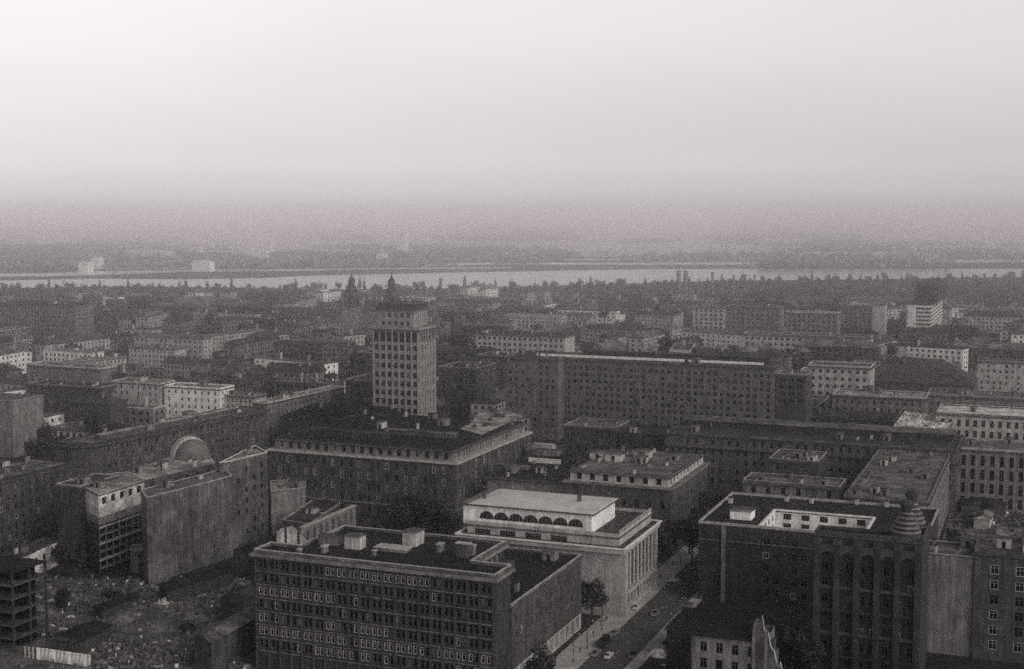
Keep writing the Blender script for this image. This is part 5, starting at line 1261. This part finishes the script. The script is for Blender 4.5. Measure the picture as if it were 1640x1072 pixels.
# people: one skinned figure per pose
def person_mesh(pose):
    J = {'pel': (0, 0, .95), 'spn': (0, 0, 1.15), 'chs': (0, .01, 1.36), 'nek': (0, 0, 1.5), 'hed': (0, .02, 1.6), 'top': (0, .02, 1.72),
         'shl': (-.19, 0, 1.42), 'ell': (-.25, -.02+pose*.1, 1.14), 'hal': (-.24, .08+pose*.15, .9), 'shr': (.19, 0, 1.42), 'elr': (.25, -.02-pose*.1, 1.14), 'har': (.24, .06-pose*.1, .9),
         'hil': (-.1, 0, .9), 'knl': (-.11, .1*pose+.02, .5), 'anl': (-.11, -.02-.12*pose, .09), 'tol': (-.11, .14-.12*pose, .03), 'hir': (.1, 0, .9), 'knr': (.11, -.04*pose+.02, .5), 'anr': (.11, .16*pose-.02, .09), 'tor': (.11, .32*pose+.12, .03)}
    Rr = dict(pel=.15, spn=.14, chs=.16, nek=.055, hed=.095, top=.07, shl=.07, ell=.045, hal=.035, shr=.07, elr=.045, har=.035, hil=.095, knl=.06, anl=.04, tol=.035, hir=.095, knr=.06, anr=.04, tor=.035)
    E = [('pel', 'spn'), ('spn', 'chs'), ('chs', 'nek'), ('nek', 'hed'), ('hed', 'top'), ('chs', 'shl'), ('shl', 'ell'), ('ell', 'hal'), ('chs', 'shr'), ('shr', 'elr'), ('elr', 'har'), ('pel', 'hil'), ('hil', 'knl'), ('knl', 'anl'), ('anl', 'tol'), ('pel', 'hir'), ('hir', 'knr'), ('knr', 'anr'), ('anr', 'tor')]
    ks = list(J); me = bpy.data.meshes.new('skel'); me.from_pydata([J[k] for k in ks], [(ks.index(a), ks.index(b)) for a, b in E], [])
    o = bpy.data.objects.new('skel', me); COL.objects.link(o); md = o.modifiers.new('s', 'SKIN'); o.modifiers.new('u', 'SUBSURF').levels = 1
    for i, k in enumerate(ks): me.skin_vertices[0].data[i].radius = (Rr[k], Rr[k]*.8)
    me.skin_vertices[0].data[0].use_root = True
    dg = bpy.context.evaluated_depsgraph_get(); dg.update(); m = bpy.data.meshes.new_from_object(o.evaluated_get(dg)); bpy.data.objects.remove(o); return m
PM = [person_mesh(0), person_mesh(1)]
def person(px, py, label, pose, coat, legs, rz, group=None):
    c = P(px, py, .14); m = PM[pose].copy(); m.materials.clear()
    for q in (legs, coat, SKIN): m.materials.append(q)
    for f in m.polygons:
        z = f.center.z; f.material_index = 2 if (z > 1.5 or (abs(f.center.x) > .18 and z < .96 and z > .8)) else (1 if z > (.62 if coat is not CL_L else .9) else 0)
        f.use_smooth = True
    t = empty('person', (c.x, c.y, .145), rz); tag(t, label, 'person', group); link('body', m, t)
    b = MB(); b.lathe(0, .0, [(.1, 1.58), (.115, 1.66), (.1, 1.73), (.04, 1.77), (.001, 1.775)], HAIR, 10); b.build('hair', t)
person(929, 1046, 'person in dark clothes walking on the arcade pavement', 1, CL_D, CL_D, 2.9)
person(971, 996, 'person in a dark coat on the theatre pavement above the truck', 1, CL_D, CL_M, .2)
person(1022, 948, 'person near the kerb beside the theatre colonnade', 0, CL_D, CL_D, 1.2)
person(1077, 905, 'person crossing the square beyond the theatre', 1, CL_D, CL_D, -.8)
person(1053, 926, 'person in a light jacket at the theatre corner', 1, CL_L, CL_D, .5)
person(1058, 928, 'person in dark clothes at the theatre corner beside the light jacket', 0, CL_D, CL_D, -.5)
person(962, 1003, 'person in grey by the tree at the theatre pavement', 0, CL_M, CL_D, .5)
person(941, 1030, 'person in a pale shirt on the pavement left of the truck', 1, CL_L, CL_M, 3.0)
for i, (px, py, l, po, c1) in enumerate(((950, 1020, 'person walking close behind the pale-shirted one on the pavement', 1, CL_D), (986, 985, 'person at the kerb below the theatre corner pier', 0, CL_D), (1003, 968, 'person walking up along the colonnade', 1, CL_M), (1035, 938, 'person in grey at the last theatre column', 1, CL_M), (1108, 925, 'person on the far pavement under the avenue trees', 1, CL_D), (1075, 990, 'person beside the fence across from the theatre', 0, CL_L), (1069, 896, 'person standing in the middle of the square', 0, CL_D), (1090, 903, 'person at the right side of the square', 1, CL_D))):
    person(px, py, l, po, c1, CL_D, i*1.3)
car(1062, 1075, 'dark car at the bottom edge beside the white rubble', CAR_B, rz=math.pi)
car(1050, 985, 'grey car parked at the right kerb above the black one', CAR_G, rz=math.pi)
car(1020, 975, 'pale van-like car driving away past the theatre', CAR_W)
for i, (px, py, l) in enumerate(((1000, 985, 'lamp post at the kerb by the theatre corner pier'), (1022, 962, 'lamp post at the kerb by the colonnade middle'), (940, 1040, 'lamp post near the arcade end'))): pole(px, py, 8, l, 1.6)
# iron fence opposite the theatre
def fence():
    a = Vector((k1+3.6, P(1080, 965, 0).y - 20, 0)); t = empty('fence', tuple(a), R(90)); tag(t, 'low pale fence with thin bars along the pavement across from the theatre', 'fence')
    L_ = 46
    for zz in (.25, 1.5):
        b = MB(); b.box(0, -.04, zz, L_, .04, zz+.08, EDGE); b.build('rail', t)
    for i in range(24):
        b = MB(); b.box(-.06, -.06, 0, .06, .06, 1.75, EDGE); b.build('post', t, (i*L_/23, 0, 0))
fence()

# =================================================================== AIR, SKY, SUN
b = MB(); b.box(-27000, -700, -1, 10000, 25000, 128, GROUND); hz = b.build('haze'); hz.data.materials.clear(); hz['kind'] = 'stuff'
hm = bpy.data.materials.new('haze_air'); hm.use_nodes = True; nt = hm.node_tree; nt.nodes.clear()
out = nt.nodes.new('ShaderNodeOutputMaterial'); pv = nt.nodes.new('ShaderNodeVolumePrincipled')
HAZE = .00046
pv.inputs['Color'].default_value = (1.0, .975, .98, 1); pv.inputs['Density'].default_value = HAZE; pv.inputs['Anisotropy'].default_value = .975
nt.links.new(pv.outputs[0], out.inputs['Volume']); hz.data.materials.append(hm)

SUN_EL, SUN_AZ = 38, 112      # azimuth right of +Y, so the light comes softly from the right
w = bpy.data.worlds.new('World'); sc.world = w; w.use_nodes = True; nt = w.node_tree; N = nt.nodes; L = nt.links
bg = N['Background']; sky = N.new('ShaderNodeTexSky'); sky.sky_type = 'NISHITA'; sky.sun_disc = False
sky.sun_elevation = R(SUN_EL); sky.sun_rotation = R(SUN_AZ); sky.dust_density = 4; sky.air_density = 1.5; sky.ozone_density = 1
bw = N.new('ShaderNodeRGBToBW'); L.new(sky.outputs[0], bw.inputs[0])
tc = N.new('ShaderNodeTexCoord'); sx = N.new('ShaderNodeSeparateXYZ'); L.new(tc.outputs['Generated'], sx.inputs[0])
cr = N.new('ShaderNodeValToRGB'); L.new(sx.outputs['Z'], cr.inputs['Fac'])
cr.color_ramp.interpolation = 'B_SPLINE'; E = cr.color_ramp.elements
stops = [(0.0, .92), (.0068, .78), (.0205, .475), (.043, .245), (.07, .176), (.097, .160), (.124, .157), (.152, .154), (.20, .155), (.36, .117), (.55, .053), (1.0, .03)]
E[0].position, E[0].color = stops[0][0], (stops[0][1],)*3 + (1,)
E[1].position, E[1].color = stops[-1][0], (stops[-1][1],)*3 + (1,)
for p_, v_ in stops[1:-1]: e = E.new(p_); e.color = (v_, v_, v_, 1)
cn = N.new('ShaderNodeTexNoise'); cn.inputs['Scale'].default_value = 3.5; cn.inputs['Detail'].default_value = 5
mp = N.new('ShaderNodeMapping'); mp.inputs['Scale'].default_value = (1, 1, 4); L.new(tc.outputs['Generated'], mp.inputs[0]); L.new(mp.outputs[0], cn.inputs['Vector'])
mr = N.new('ShaderNodeMapRange'); mr.inputs['From Min'].default_value = .3; mr.inputs['From Max'].default_value = .7; mr.inputs['To Min'].default_value = .975; mr.inputs['To Max'].default_value = 1.04; L.new(cn.outputs['Fac'], mr.inputs['Value'])
def mulm(a, c):
    q = N.new('ShaderNodeMath'); q.operation = 'MULTIPLY'; L.new(a, q.inputs[0]); L.new(c, q.inputs[1]); return q.outputs[0]
g3 = N.new('ShaderNodeMath'); g3.operation = 'MULTIPLY'; g3.inputs[1].default_value = 14; L.new(cr.outputs[0], g3.inputs[0])
v = mulm(mulm(bw.outputs[0], g3.outputs[0]), mr.outputs[0])
vs = N.new('ShaderNodeVectorMath'); vs.operation = 'SCALE'; vs.inputs[0].default_value = (1.0, .955, .985); L.new(v, vs.inputs['Scale'])
L.new(vs.outputs[0], bg.inputs['Color']); bg.inputs['Strength'].default_value = .1
sl = bpy.data.lights.new('sun', 'SUN'); sl.energy = .5; sl.angle = R(22); sl.color = (1, .97, .94)
so = bpy.data.objects.new('sun', sl); COL.objects.link(so)
az = R(SUN_AZ); dv = Vector((math.sin(az)*math.cos(R(SUN_EL)), math.cos(az)*math.cos(R(SUN_EL)), math.sin(R(SUN_EL))))
so.rotation_euler = dv.to_track_quat('Z', 'Y').to_euler(); so.location = (0, 0, 400)

sc.view_settings.view_transform = 'Standard'; sc.view_settings.look = 'None'; sc.view_settings.exposure = .16; sc.view_settings.gamma = 1
sc.render.engine = 'CYCLES'
cy = sc.cycles; cy.max_bounces = 9; cy.diffuse_bounces = 2; cy.glossy_bounces = 2; cy.volume_bounces = 7; cy.transmission_bounces = 1; cy.transparent_max_bounces = 4
cy.use_denoising = False
